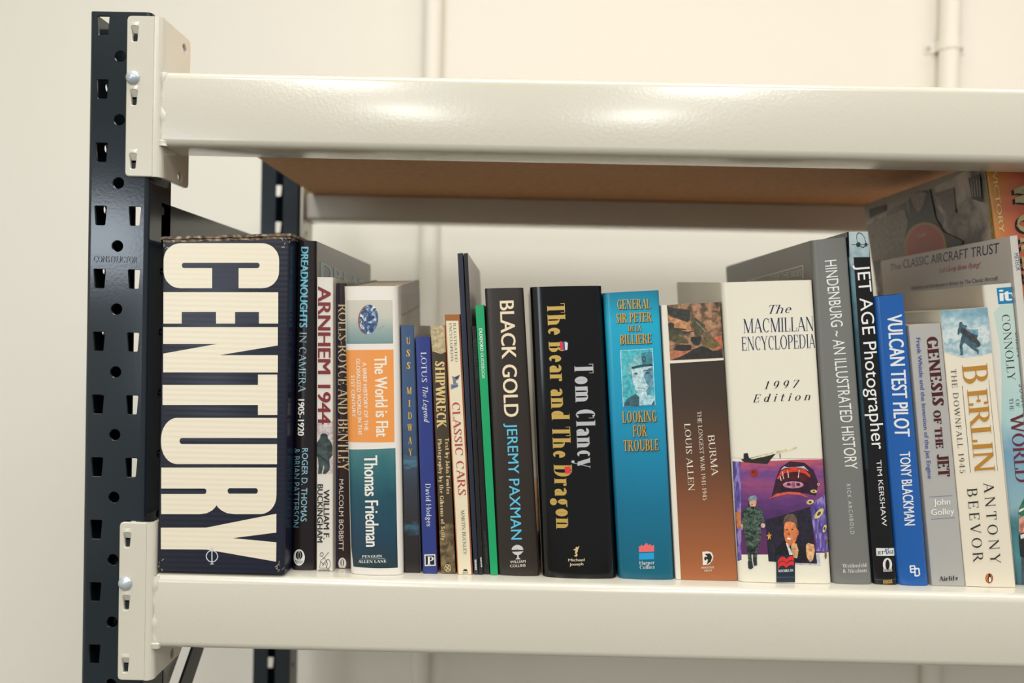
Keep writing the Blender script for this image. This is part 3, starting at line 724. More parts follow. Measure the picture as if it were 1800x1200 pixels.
dict(name='paperback_book',label='olive brown paperback, SHIPWRECK in tan letters, pale top',cat='book',kind='paper',x=-53.8,y=21,c=[(-6.07,0),(6.07,0),(-19.02,202.83),(-6.92,203.55)],W=12.12,H=203.19,depth=150,bulge=0,r=1,rise=0,rough=0.35,spine=(66,55,38),left=(190,175,140),right=(50,42,32),pages=(222,208,178),prints=[
('p','s','picture',1,(186,168,130),0,[-0.3,-0.2,12,0,12,21.7,8,23.4,0.9,20.9]),
('p','s','rock_picture',1,'rock',0,[0.1,168.9,5.5,162.7,10.4,161.4,12.3,165.2,12.3,203.5,0,203.8]),
('t','s','lettering',3,(222,192,134),0,'S','SHIPWRECK',(2.76,29.17),(-0.77,54.8),(7.69,0),0,0.02),
('t','s','lettering',3,(220,196,145),0,'S','Text by John Fowles',(8.33,92.11),(-0.79,45.79),(3.07,-0.04),0,0),
('t','s','lettering',3,(220,196,145),0,'S','Photography by the Gibsons of Scilly',(2.28,92.65),(-0.51,83.73),(3.08,-0.08),0,0),
('p','s','emblem',2,(200,180,135),0,[8.4,198.6,8.3,199.3,7.8,199.2,7.9,198.6]),
('p','s','emblem',2,(200,180,135),0,[8.3,199.3,8.1,200,7.6,199.7,7.8,199.2]),
('p','s','emblem',2,(200,180,135),0,[8.1,200,7.7,200.6,7.3,200.2,7.6,199.7]),
('p','s','emblem',2,(200,180,135),0,[7.7,200.6,7.3,201.1,7,200.6,7.3,200.2]),
('p','s','emblem',2,(200,180,135),0,[7.3,201.1,6.8,201.5,6.6,200.9,7,200.6]),
('p','s','emblem',2,(200,180,135),0,[6.8,201.5,6.2,201.7,6.1,201.1,6.6,200.9]),
('p','s','emblem',2,(200,180,135),0,[6.2,201.7,5.6,201.8,5.6,201.2,6.1,201.1]),
('p','s','emblem',2,(200,180,135),0,[5.6,201.8,5,201.8,5.2,201.2,5.6,201.2]),
('p','s','emblem',2,(200,180,135),0,[5,201.8,4.5,201.6,4.7,201,5.2,201.2]),
('p','s','emblem',2,(200,180,135),0,[4.5,201.6,4,201.2,4.3,200.7,4.7,201]),
('p','s','emblem',2,(200,180,135),0,[4,201.2,3.6,200.7,4,200.3,4.3,200.7]),
('p','s','emblem',2,(200,180,135),0,[3.6,200.7,3.3,200.1,3.8,199.8,4,200.3]),
('p','s','emblem',2,(200,180,135),0,[3.3,200.1,3.1,199.4,3.6,199.3,3.8,199.8]),
('p','s','emblem',2,(200,180,135),0,[3.1,199.4,3.1,198.7,3.6,198.7,3.6,199.3]),
('p','s','emblem',2,(200,180,135),0,[3.1,198.7,3.2,198,3.7,198.2,3.6,198.7]),
('p','s','emblem',2,(200,180,135),0,[3.2,198,3.4,197.4,3.9,197.6,3.7,198.2]),
('p','s','emblem',2,(200,180,135),0,[3.4,197.4,3.8,196.8,4.2,197.2,3.9,197.6]),
('p','s','emblem',2,(200,180,135),0,[3.8,196.8,4.2,196.3,4.5,196.7,4.2,197.2]),
('p','s','emblem',2,(200,180,135),0,[4.2,196.3,4.7,195.9,4.9,196.4,4.5,196.7]),
('p','s','emblem',2,(200,180,135),0,[4.7,195.9,5.3,195.6,5.4,196.2,4.9,196.4]),
('p','s','emblem',2,(200,180,135),0,[5.3,195.6,5.9,195.5,5.8,196.2,5.4,196.2]),
('p','s','emblem',2,(200,180,135),0,[5.9,195.5,6.5,195.6,6.3,196.2,5.8,196.2]),
('p','s','emblem',2,(200,180,135),0,[6.5,195.6,7,195.8,6.8,196.4,6.3,196.2]),
('p','s','emblem',2,(200,180,135),0,[7,195.8,7.5,196.2,7.2,196.7,6.8,196.4]),
('p','s','emblem',2,(200,180,135),0,[7.5,196.2,7.9,196.7,7.5,197.1,7.2,196.7]),
('p','s','emblem',2,(200,180,135),0,[7.9,196.7,8.2,197.3,7.7,197.6,7.5,197.1]),
('p','s','emblem',2,(200,180,135),0,[8.2,197.3,8.3,197.9,7.8,198.1,7.7,197.6]),
('p','s','emblem',2,(200,180,135),0,[8.3,197.9,8.4,198.6,7.9,198.6,7.8,198.1]),
('p','s','emblem',2,(200,180,135),0,[3.7,197.5,7.8,201,8.3,200.4,4.3,196.8]),
('p','s','emblem',2,(200,180,135),0,[6.7,196.3,3.7,200.9,4.4,201.3,7.4,196.7]),
]),
dict(name='paperback_book',label='paperback with cream spine edged in brown, CLASSIC CARS in red, silver car mascot',cat='book',kind='paper',x=-39.96,y=20,c=[(-6.3,0),(6.3,0),(-21.09,212.36),(-8.79,212.85)],W=12.45,H=212.6,depth=170,bulge=0,r=1,rise=0,rough=0.35,spine=(232,220,190),left=(150,85,40),right=(140,80,40),pages=(222,208,178),prints=[
('p','s','lettering',1,(160,100,45),0,[-0.1,0.1,12.4,0.1,12.3,5.3,-0.1,5.2]),
('p','s','lettering',1,(150,80,50),0,[11.1,5.1,12.3,5.1,12.4,212.7,11.3,212.5]),
('p','s','lettering',1,(190,110,70),0,[-0.2,5.1,1,5.1,0.9,212.7,-0.1,213]),
('t','s','lettering',3,(70,70,68),0,'s','ILLUSTRATED',(6.77,7.08),(-0.1,31.79),(2.16,-0.06),0,0),
('t','s','lettering',3,(70,70,68),0,'s','ENCYCLOPEDIA',(3.25,7.27),(0.06,31.32),(2.16,-0.07),0,0),
('t','s','lettering',3,(178,62,66),0,'s','CLASSIC CARS',(2.39,72.05),(1.58,75.77),(6.31,-0.41),0,0.01),
('t','s','lettering',3,(95,88,76),0,'s','MARTIN BUCKLEY',(5.42,160.08),(0.35,36.55),(2.78,-0.2),0,0),
('p','s','car_mascot',1,(130,140,160),0,[2.1,57.2,8.1,56,8.2,59.1,2.2,61.5]),
('p','s','car_mascot',2,(120,125,135),0,[4.3,56.6,4,52.2,3.4,50.4,6,51.2,10.3,49.2,8.8,52.9,6.7,54.1,6.8,56.6]),
('p','s','car_mascot',3,(40,45,60),0,[5.5,51.6,9.6,49.8,7.6,52.9]),
('p','s','car_mascot',3,(60,70,100),0,[3,59.4,7.7,58.6,7.6,57.8,2.9,58.7]),
('p','s','emblem',1,(40,38,34),0,[4.5,210.2,5.4,208.5,7.8,208.4,8.6,210.1]),
('p','s','emblem',1,(90,84,70),0,[4.2,211.9,8.9,211.8,9,211.2,4.2,211.3]),
]),
dict(name='thin_booklet',label='very thin tall navy booklet standing next to the classic cars book',cat='booklet',kind='paper',x=-30.75,y=20,c=[(-1.75,0),(1.75,0),(-20.86,262.18),(-16.56,262.73)],W=3.9,H=262.46,depth=214,bulge=0,r=0.5,rise=0,rough=0.3,spine=(36,42,60),left=(36,42,60),right=(60,62,72),pages=(222,208,178),prints=[
('p','s','emblem',1,(215,212,205),0,[1.1,250.4,2.7,250.2,2.5,258.6,1,258.6]),
('p','s','emblem',2,(90,90,95),0,[1.3,251.5,2.7,251.4,2.7,251,1.3,251.2]),
('p','s','emblem',2,(90,90,95),0,[1.2,252.7,2.7,252.6,2.7,252.2,1.2,252.4]),
('p','s','emblem',2,(90,90,95),0,[1.1,253.9,2.6,253.8,2.6,253.4,1.1,253.6]),
('p','s','emblem',2,(90,90,95),0,[1.1,255.1,2.5,255,2.5,254.6,1.1,254.8]),
('p','s','emblem',2,(90,90,95),0,[1,256.4,2.5,256.2,2.5,255.8,1,256]),
('p','s','emblem',2,(90,90,95),0,[0.9,257.6,2.4,257.4,2.4,257.1,0.9,257.2]),
]),
dict(name='thin_booklet',label='very thin tall black booklet with pale grey cover, touching the navy booklet',cat='booklet',kind='paper',x=-26.9,y=20,c=[(-1.63,0),(1.63,0),(-19.61,262.29),(-16.37,262.82)],W=3.25,H=262.55,depth=214,bulge=0,r=0.5,rise=0,rough=0.3,spine=(28,28,32),left=(190,190,190),right=(172,166,156),pages=(222,208,178),prints=[
('p','s','emblem',1,(215,212,205),0,[1.7,248.3,2.7,248.2,2.8,256.4,1.8,256.4]),
('p','s','emblem',2,(90,90,95),0,[1.9,249.3,2.9,249.2,2.9,248.8,1.9,249]),
('p','s','emblem',2,(90,90,95),0,[1.9,250.5,2.9,250.4,2.8,250,1.9,250.2]),
('p','s','emblem',2,(90,90,95),0,[1.8,251.7,2.8,251.6,2.8,251.2,1.8,251.4]),
('p','s','emblem',2,(90,90,95),0,[1.8,252.9,2.7,252.8,2.7,252.4,1.8,252.6]),
('p','s','emblem',2,(90,90,95),0,[1.7,254.2,2.7,254,2.7,253.7,1.7,253.8]),
('p','s','emblem',2,(90,90,95),0,[1.7,255.4,2.6,255.2,2.6,254.9,1.6,255]),
]),
dict(name='thin_booklet',label='short black booklet, BLETCHLEY PARK in dim grey, beside the green guidebook',cat='booklet',kind='paper',x=-22.25,y=22,c=[(-2.62,0),(2.62,0),(-16.41,203.09),(-12.92,203.17)],W=4.37,H=203.13,depth=200,bulge=0,r=0.5,rise=0,rough=0.3,spine=(24,23,24),left=(24,23,24),right=(30,30,32),pages=(222,208,178),prints=[
('t','s','lettering',3,(52,64,64),0,'n','BLETCHLEY PARK',(0.72,10.85),(0.72,32.9),(3.18,-0.18),0,0.02),
('t','s','lettering',3,(80,78,76),0,'s','Souvenir Guidebook',(1.45,167.56),(0.65,28.18),(1.91,-0.21),0,0),
]),
dict(name='thin_booklet',label='bright green booklet with DUXFORD GUIDEBOOK in white',cat='booklet',kind='paper',x=-16.05,y=20,c=[(-3.15,0),(3.15,0),(-20.16,220.08),(-13.11,220.69)],W=6.67,H=220.38,depth=210,bulge=0,r=0.6,rise=0,rough=0.35,spine=(16,160,100),left=(16,140,90),right=(28,60,44),pages=(222,208,178),prints=[
('t','s','lettering',3,(238,240,235),0,'n','DUXFORD',(1.95,18.85),(0.09,18.57),(2.39,0),0,0.04),
('t','s','lettering',3,(225,238,230),0,'n','GUIDEBOOK',(2.09,38.66),(0.05,21.43),(2.32,-0.02),0,0),
]),
dict(name='hardback_book',label='dark brown-black hardback, BLACK GOLD in cream lettering, light blue lettering below',cat='book',kind='hard',x=4.23,y=21,c=[(-16.92,0),(16.92,0),(-33.02,234.2),(-1.45,235.55)],W=32.7,H=234.88,depth=155,bulge=1.6,r=2.5,rise=0,rough=0.33,spine=(44,37,31),left=(205,190,170),right=(60,52,46),pages=(222,208,178),prints=[
('t','s','lettering',3,(240,222,190),0,'n','BLACK GOLD',(12.12,10.44),(-0.99,94.66),(11.77,-0.24),0,0.03),
('t','s','lettering',3,(95,195,228),0,'n','JEREMY PAXMAN',(12.72,110.3),(-0.99,95.1),(8.38,-0.33),0,0.01),
('p','s','emblem',1,(205,205,200),0,[11.6,213.8,11.7,212.9,12.1,212.1,12.7,211.2,13.5,210.6,14.4,210.1,15.4,209.7,16.4,209.6,17.5,209.7,18.4,210,19.3,210.5,20,211.1,20.5,211.9,20.8,212.7,20.9,213.7]),
('p','s','emblem',2,(205,205,200),0,[11.7,215.4,20.9,214.7,18.6,217.2,17,217.9,16.9,219.8,18.4,221.3,14.2,221.6,15.7,219.9,15.8,217.9,13.7,217.5]),
('p','s','emblem',3,(60,52,46),0,[13.1,214.2,13.3,214.3,13.5,214,13.3,213.9]),
('p','s','emblem',3,(60,52,46),0,[14.4,213.3,14.6,214.2,15,214.1,14.8,213.2]),
('p','s','emblem',3,(60,52,46),0,[15.9,212.5,16,214.1,16.4,214,16.2,212.5]),
('p','s','emblem',3,(60,52,46),0,[17.3,213.3,17.4,214.1,17.8,214,17.6,213.2]),
('p','s','emblem',3,(60,52,46),0,[18.7,214.1,18.9,214.2,19.1,213.9,18.9,213.8]),
('t','s','lettering',3,(225,220,210),0,'n','WILLIAM',(9.84,224.9),(12.29,-0.9),(0,-2.15),0,0.01),
('t','s','lettering',3,(225,220,210),0,'n','COLLINS',(9.68,228.16),(12.28,-0.91),(0,-2.14),0,0.01),
]),
dict(name='hardback_book',label='very thick glossy black hardback, gold The Bear and The Dragon, silver author lettering',cat='book',kind='hard',x=53.85,y=19,c=[(-30.44,0),(30.44,0),(-45.76,236.03),(12.73,238.36)],W=59.69,H=237.19,depth=160,bulge=3,r=6,rise=0,rough=0.14,spine=(7,8,10),left=(226,220,206),right=(14,14,16),pages=(222,208,178),prints=[
('t','s','lettering',3,(222,186,100),1,'d','The Bear and The Dragon',(13.47,14.14),(-0.67,183.14),(14.51,-0.33),0,0),
('t','s','lettering',3,(214,214,218),1,'d','Tom Clancy',(33.57,63.35),(-1.27,84.17),(15.47,-0.34),0,0),
('p','s','lettering',5,(222,60,72),0,[22.6,44.4,25,45,24.9,51.7,22.7,51.4]),
('p','s','lettering',5,(70,90,150),0,[24.8,45,26.7,44.8,26.6,51.7,24.9,51.7]),
('p','s','lettering',5,(225,222,220),0,[26.5,44.8,29.1,45.9,28.4,51.5,26.6,51.7]),
('p','s','lettering',5,(226,62,66),0,[21.6,146.4,26.3,145.9,26.4,151.7,21.9,152]),
('p','s','emblem',1,(214,186,130),0,[29.5,212.4,29.4,212.7,29.4,212.9,29.2,213.1,29.1,213.2,28.9,213.4,28.6,213.4,28.4,213.5,28.2,213.4,28,213.4,27.8,213.3,27.7,213.1,27.6,212.9,27.5,212.7,27.5,212.5,27.5,212.3,27.6,212,27.7,211.8,27.9,211.7,28.1,211.6,28.3,211.5,28.5,211.4,28.7,211.5,28.9,211.5,29.1,211.7,29.3,211.8,29.4,212,29.4,212.2]),
('p','s','emblem',1,(214,186,130),0,[27.1,213.1,29.1,212.8,29.2,215.2,28.1,216.6,28.9,218.1,28.1,219.5,26.4,219.3,26.2,218.2,27.6,218.2,26.8,216.4,27.3,214.7,25.3,214]),
('p','s','emblem',1,(214,186,130),0,[29.4,213.7,30.6,211.1,30,210.8,28.8,213.4]),
('t','s','lettering',3,(214,200,170),0,'n','Michael',(21.17,223.56),(13.09,-0.67),(0.04,-2.14),0,0.03),
('t','s','lettering',3,(214,200,170),0,'n','Joseph',(22,227.01),(11.11,-0.75),(0.01,-2.14),0,0.03),
]),
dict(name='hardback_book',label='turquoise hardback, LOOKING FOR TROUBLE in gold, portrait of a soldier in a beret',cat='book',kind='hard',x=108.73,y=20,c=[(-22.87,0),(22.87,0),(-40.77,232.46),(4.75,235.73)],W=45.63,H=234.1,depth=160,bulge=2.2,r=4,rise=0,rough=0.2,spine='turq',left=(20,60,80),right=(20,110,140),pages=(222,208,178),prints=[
('t','s','lettering',2,(40,40,30),0,'S','GENERAL',(10.92,14.44),(26.98,0.48),(0.19,-7.77),0,0),
('t','s','lettering',3,(222,180,92),1,'S','GENERAL',(10.41,13.87),(26.97,0.49),(0.2,-7.77),0,0),
('t','s','lettering',2,(40,40,30),0,'S','SIR PETER',(9.48,25.51),(29.5,-0.04),(0.07,-7.56),0,0),
('t','s','lettering',3,(222,180,92),1,'S','SIR PETER',(8.97,24.95),(29.49,-0.04),(0.08,-7.57),0,0),
('t','s','lettering',2,(40,40,30),0,'S','DE LA',(18.72,32.59),(10.56,0.21),(0.15,-4.73),0,0),
('t','s','lettering',3,(222,180,92),1,'S','DE LA',(18.21,32.03),(10.56,0.21),(0.16,-4.73),0,0),
('t','s','lettering',2,(40,40,30),0,'S','BILLIERE',(11.53,43.12),(25.72,-0.13),(0.09,-7.78),0,0),
('t','s','lettering',3,(222,180,92),1,'S','BILLIERE',(11.02,42.56),(25.71,-0.12),(0.09,-7.78),0,0),
('t','s','lettering',2,(40,40,30),0,'S','LOOKING',(10.07,106.79),(28.12,-0.36),(0.21,-9.11),0,0),
('t','s','lettering',3,(222,180,92),1,'S','LOOKING',(9.56,106.24),(28.11,-0.37),(0.21,-9.11),0,0),
('t','s','lettering',2,(40,40,30),0,'S','FOR',(18,118.29),(11.75,-0.17),(0.24,-9.41),0,0),
('t','s','lettering',3,(222,180,92),1,'S','FOR',(17.48,117.72),(11.74,-0.17),(0.23,-9.4),0,0),
('t','s','lettering',2,(40,40,30),0,'S','TROUBLE',(9.86,130.07),(28.57,-0.48),(0.23,-9),0,0),
('t','s','lettering',3,(222,180,92),1,'S','TROUBLE',(9.33,129.51),(28.56,-0.49),(0.24,-9),0,0),
('p','s','picture',1,(190,225,235),0,[10.9,47.3,37.5,46.7,37.2,92.4,10.8,93.3]),
('p','s','picture',2,(72,178,190),0,[11.5,47.8,37,47.2,36.7,92,11.3,92.8]),
('p','s','picture',3,(165,205,215),0,[20.2,92.7,21.2,83.2,24.9,80.3,32.3,84,36.5,85.7,36.5,92]),
('p','s','picture',4,(186,215,222),0,[19.1,62.9,36.3,60.5,36.3,72.7,35,79.6,30.2,85,25.2,84.1,21.4,79.2,19.6,72.7]),
('p','s','picture',5,(90,140,160),0,[28.6,68.4,32.9,62.6,36.3,61.7,36.3,72.7,35,79.6,30.9,84.8,29.9,80.5,32.6,77.5,29.9,72.5]),
('p','s','picture',5,(120,180,186),0,[18.1,68.1,15.7,66,14.9,64,16,59.8,21.3,53.9,25.5,51.1,29.6,50,33.7,48.9,36.9,49.5,36.5,60,29,59.9,20.9,61.7,19.1,63.1]),
('p','s','picture',6,(58,128,145),0,[27.5,50.4,33.7,48.9,36.9,49.5,36.6,59,28.3,59.4]),
('p','s','picture',7,(36,74,84),0,[19.3,61,28,59.3,36.6,59,36.5,60.9,27.9,61,19.4,62.6]),
('p','s','picture',7,(35,80,92),0,[31.3,54.9,31.2,55.4,30.6,55.2,30.6,54.9]),
('p','s','picture',7,(35,80,92),0,[31.2,55.4,31.1,55.9,30.5,55.5,30.6,55.2]),
('p','s','picture',7,(35,80,92),0,[31.1,55.9,30.9,56.3,30.3,55.8,30.5,55.5]),
('p','s','picture',7,(35,80,92),0,[30.9,56.3,30.6,56.7,30.2,56,30.3,55.8]),
('p','s','picture',7,(35,80,92),0,[30.6,56.7,30.2,57,30,56.1,30.2,56]),
('p','s','picture',7,(35,80,92),0,[30.2,57,29.9,57.1,29.7,56.2,30,56.1]),
('p','s','picture',7,(35,80,92),0,[29.9,57.1,29.5,57.2,29.5,56.2,29.7,56.2]),
('p','s','picture',7,(35,80,92),0,[29.5,57.2,29.1,57.1,29.3,56.2,29.5,56.2]),
('p','s','picture',7,(35,80,92),0,[29.1,57.1,28.7,56.9,29.1,56.1,29.3,56.2]),
('p','s','picture',7,(35,80,92),0,[28.7,56.9,28.4,56.6,28.9,55.9,29.1,56.1]),
('p','s','picture',7,(35,80,92),0,[28.4,56.6,28.2,56.2,28.7,55.7,28.9,55.9]),
('p','s','picture',7,(35,80,92),0,[28.2,56.2,28,55.8,28.6,55.4,28.7,55.7]),
('p','s','picture',7,(35,80,92),0,[28,55.8,27.9,55.3,28.6,55.1,28.6,55.4]),
('p','s','picture',7,(35,80,92),0,[27.9,55.3,27.9,54.8,28.6,54.8,28.6,55.1]),
('p','s','picture',7,(35,80,92),0,[27.9,54.8,27.9,54.3,28.6,54.5,28.6,54.8]),
('p','s','picture',7,(35,80,92),0,[27.9,54.3,28.1,53.8,28.7,54.2,28.6,54.5]),
('p','s','picture',7,(35,80,92),0,[28.1,53.8,28.3,53.4,28.8,54,28.7,54.2]),
('p','s','picture',7,(35,80,92),0,[28.3,53.4,28.6,53,29,53.8,28.8,54]),
('p','s','picture',7,(35,80,92),0,[28.6,53,28.9,52.8,29.2,53.6,29,53.8]),
('p','s','picture',7,(35,80,92),0,[28.9,52.8,29.3,52.6,29.4,53.5,29.2,53.6]),
('p','s','picture',7,(35,80,92),0,[29.3,52.6,29.7,52.6,29.7,53.5,29.4,53.5]),
('p','s','picture',7,(35,80,92),0,[29.7,52.6,30.1,52.6,29.9,53.5,29.7,53.5]),
('p','s','picture',7,(35,80,92),0,[30.1,52.6,30.4,52.8,30.1,53.6,29.9,53.5]),
('p','s','picture',7,(35,80,92),0,[30.4,52.8,30.8,53.1,30.3,53.8,30.1,53.6]),
('p','s','picture',7,(35,80,92),0,[30.8,53.1,31,53.5,30.4,54,30.3,53.8]),
('p','s','picture',7,(35,80,92),0,[31,53.5,31.2,53.9,30.5,54.3,30.4,54]),
('p','s','picture',7,(35,80,92),0,[31.2,53.9,31.3,54.4,30.6,54.6,30.5,54.3]),
('p','s','picture',7,(35,80,92),0,[31.3,54.4,31.3,54.9,30.6,54.9,30.6,54.6]),
('p','s','picture',7,(70,110,120),0,[24.1,66.5,24,66.7,23.9,66.8,23.7,67,23.4,67.1,23.1,67.1,22.8,67.2,22.4,67.2,22.1,67.2,21.8,67.1,21.4,67,21.2,66.9,21,66.8,20.9,66.6,20.9,66.5,20.9,66.3,21.1,66.2,21.2,66,21.5,65.9,21.8,65.8,22.2,65.8,22.5,65.8,22.9,65.8,23.2,65.9,23.5,66,23.8,66.1,23.9,66.2,24,66.4]),
('p','s','picture',7,(40,80,95),0,[34,66.2,34,66.4,33.8,66.5,33.6,66.7,33.3,66.8,33,66.9,32.6,66.9,32.2,67,31.8,66.9,31.4,66.8,31,66.7,30.8,66.6,30.6,66.4,30.4,66.3,30.4,66.1,30.4,65.9,30.6,65.8,30.8,65.6,31.1,65.5,31.5,65.4,31.9,65.4,32.3,65.3,32.7,65.4,33,65.5,33.4,65.6,33.7,65.7,33.9,65.9,34,66]),
('p','s','picture',7,(60,100,112),0,[28.8,64.8,35.4,64.1,35.4,63.3,28.7,64]),
('p','s','picture',7,(120,160,172),0,[23.5,78.1,30,79,30.1,78.4,23.6,77.5]),
('p','s','picture',6,(150,190,200),0,[27.5,68.4,29.1,72.5,29.7,74.5,26.2,74.9]),
('p','s','picture',6,(52,92,104),0,[11.4,92.8,13.6,87.4,21.3,82.8,24.4,85.6,23.8,92.6]),
('p','s','picture',6,(40,80,92),0,[33.9,92.1,36.4,88.2,36.7,92]),
('p','s','emblem',1,(236,110,112),0,[17.4,212,17.6,206.9,18.5,207.5,19.7,205.8,20.7,207.1,22.5,205.7,24,204.1,25.2,206.2,27,205.2,27.7,206.8,30,205.9,29.7,211.3]),
('p','s','emblem',1,(40,160,215),0,[17.3,212.8,29.6,212.2,29.4,217.5,17.2,218.2]),
('t','s','lettering',3,(225,232,232),0,'s','Harper',(17.15,222.15),(12.33,-0.68),(0.05,-2.98),0,0),
('t','s','lettering',3,(225,232,232),0,'s','Collins',(17.29,225.74),(12,-0.69),(0.05,-2.98),0,0),
]),
dict(name='paperback_book',label='brown paperback with white edge, BURMA THE LONGEST WAR, jungle soldiers picture at top',cat='book',kind='paper',x=157.78,y=20,c=[(-25.24,0),(25.24,0),(-42.62,223.5),(5.61,227.29)],W=49.35,H=225.39,depth=130,bulge=0.6,r=1.2,rise=0,rough=0.38,spine=(232,224,208),left=(232,226,212),right=(60,45,36),pages=(222,208,178),prints=[
('p','s','picture',1,'jungle',0,[4.9,0.1,49.5,-0.1,49,45.1,5,45.5]),
('p','s','picture',2,(50,52,46),0,[4.6,0.4,9.1,2.7,24.2,5.3,22.7,13.5,19.5,16.1,16.1,13.1,8.7,9.7,5.2,7.5]),
('p','s','picture',2,(190,135,92),0,[4.7,9,16.1,13.1,22.1,15.4,24.3,21.6,20,25.4,9.7,18.8]),
('p','s','picture',2,(78,74,52),0,[23.8,12.5,26.9,11.2,35.7,18.1,33.2,26,26.2,23.6]),
('p','s','picture',2,(60,56,40),0,[4.9,14.6,9.2,14.8,9.7,18.8,19.2,20.3,19.7,21.3,5,21.1]),
('p','s','picture',2,(70,70,52),0,[5,21.1,15.1,21.1,23.1,23.5,21.5,25.4,15,24.1,5.2,27.7]),
('p','s','picture',2,(84,78,48),0,[5.2,27.7,12.9,25,21.2,30.4,20.1,32.4,14,31.6,5.1,29.2]),
('p','s','picture',2,(40,44,44),0,[22.9,27,31.1,27.1,31.1,30.9,29.6,33.8,26.6,34.2,22.7,30.5]),
('p','s','picture',2,(96,84,60),0,[34.3,24,36.9,23.2,39.3,25.8,38.6,28.7,35,29.1]),
('p','s','picture',2,(44,40,40),0,[10.9,33,22.8,33.4,22.8,38,20.7,38.9,8.2,37.1]),
('p','s','picture',2,(108,92,58),0,[30.9,30.9,37,29.6,43.1,31.4,47.5,35.1,44.8,36,40.7,37.3,32.6,35.9]),
('p','s','picture',2,(176,108,76),0,[5.1,37.8,17.2,38.3,23.3,37.5,18,42.3,5.7,44.9]),
('p','s','picture',2,(42,40,36),0,[5.7,45.2,16,41.8,24.4,37.1,31.6,34.9,36.6,36.6,40.5,39.3,48.3,38.6,48.6,44.9]),
('p','s','picture',2,(190,105,74),0,[41.2,28.8,48.5,26.7,48.4,37.1,41.6,38.8,39.6,38.2,47.5,35.1]),
('p','s','picture',3,(150,130,100),0,[27.9,15.5,36.1,24.4,36.6,23.9,28.5,15]),
('p','s','picture',3,(30,30,28),0,[16.6,24,26.8,22.5,26.7,21.9,16.5,23.4]),
('p','s','picture',3,(52,48,36),0,[9.8,16.8,9.7,17.3,9.5,17.7,9.2,18.1,8.8,18.4,8.3,18.6,7.7,18.8,7.2,18.8,6.6,18.7,6.1,18.5,5.6,18.3,5.2,17.9,5,17.5,4.8,17,4.8,16.6,4.8,16.1,5,15.7,5.4,15.3,5.8,15,6.3,14.7,6.8,14.6,7.4,14.6,8,14.7,8.5,14.8,8.9,15.1,9.3,15.5,9.6,15.9,9.8,16.4]),
('p','s','picture',3,(112,98,70),0,[39.2,26.3,39.1,26.9,38.9,27.5,38.5,28.1,38.1,28.6,37.6,28.9,37.1,29.1,36.6,29.1,36,29,35.5,28.8,35.1,28.4,34.7,27.9,34.5,27.3,34.3,26.7,34.3,26,34.4,25.4,34.6,24.8,35,24.2,35.4,23.7,35.9,23.4,36.4,23.2,36.9,23.2,37.5,23.3,38,23.5,38.4,23.9,38.8,24.4,39,25,39.2,25.6]),
('p','s','lettering',1,'burma',0,[4.6,47.9,49.2,46.9,50,226,4,225.8]),
('t','s','lettering',3,(236,222,200),0,'s','BURMA',(32.08,107.2),(1.47,33.18),(5.34,-0.44),0,0),
('t','s','lettering',3,(232,220,200),0,'s','THE LONGEST WAR 1941-1945',(24.55,87.65),(0.55,72.39),(3.35,-0.13),0,0),
('t','s','lettering',3,(236,226,206),0,'s','LOUIS ALLEN',(13.63,97.32),(0.36,54.92),(4.81,-0.21),0,0),
('p','s','emblem',1,(235,228,215),0,[22.3,202.2,26.4,201.7,29.7,202.6,30.9,205.8,30,209.1,27.3,212.4,22.1,213.1]),
('p','s','emblem',2,(42,36,32),0,[24.1,203.8,28.4,203.4,29.9,206.4,28.5,210.2,25.2,212.6,26.5,208.6,24.4,207,26.1,205.9]),
('p','s','emblem',3,(42,36,32),0,[25.4,207.6,25.3,207.9,25.2,208.2,25.1,208.5,24.9,208.8,24.8,208.9,24.6,209.1,24.3,209.1,24.1,209.1,23.9,209,23.8,208.8,23.6,208.6,23.5,208.3,23.5,207.9,23.5,207.6,23.5,207.3,23.6,206.9,23.7,206.7,23.9,206.4,24.1,206.2,24.3,206.1,24.5,206.1,24.7,206.1,24.9,206.2,25.1,206.4,25.2,206.6,25.3,206.9,25.4,207.2]),
('t','s','lettering',3,(228,212,190),0,'S','PHOENIX',(20.76,216.14),(10.34,-0.75),(0.01,-1.67),0,0),
('t','s','lettering',3,(228,212,190),0,'S','PRESS',(22.96,218.49),(5.97,-0.46),(0.01,-1.68),0,0),
]),
dict(name='hardback_book',label='thick cream ENCYCLOPEDIA, 1997 Edition, purple photo collage at its base',cat='book',kind='hard',x=221.44,y=18,c=[(-38.14,0),(38.14,0),(-58.23,242.9),(16,246.52)],W=75.25,H=244.71,depth=188,bulge=1.2,r=5,rise=11,rough=0.24,spine=(234,228,210),left=(220,213,194),right=(205,198,180),pages=(222,208,178),prints=[
('t','s','lettering',3,(32,48,82),0,'i','The',(37.11,26.36),(18.43,-0.45),(0.09,-6.88),0,0),
('t','s','lettering',3,(32,52,92),0,'s','MACMILLAN',(15.41,41.41),(57.72,-0.75),(0.3,-11.31),0,0),
('t','s','lettering',3,(32,52,92),0,'s','ENCYCLOPEDIA',(13.22,55.81),(60.84,-1.43),(0.2,-11.09),0,0),
('t','s','lettering',3,(30,30,36),0,'i','1997',(29.85,87.19),(28.97,-1.06),(0.08,-6.23),0.25,0),
('t','s','lettering',3,(30,30,36),0,'i','Edition',(19.67,97.85),(47,-1.6),(0.11,-6.29),0.3,0),
('p','s','picture',1,'collage',0,[1,146.7,7.1,146.5,25.6,145.7,54.4,144.4,76.3,144.2,77.1,219.5,49.7,220.3,30.6,221.6,3.5,222.5,0.7,228]),
('p','s','picture',2,'towers',0,[1,146.3,7,146.2,3.3,226.9,0.7,228.5]),
('p','s','picture',3,(200,120,70),0,[1,188.4,4.8,185.9,4.2,199.5,1.3,201.9]),
('p','s','picture',1,(190,120,150),0,[0.8,143.5,75.8,143.7,75.8,143.5,0.8,143.3]),
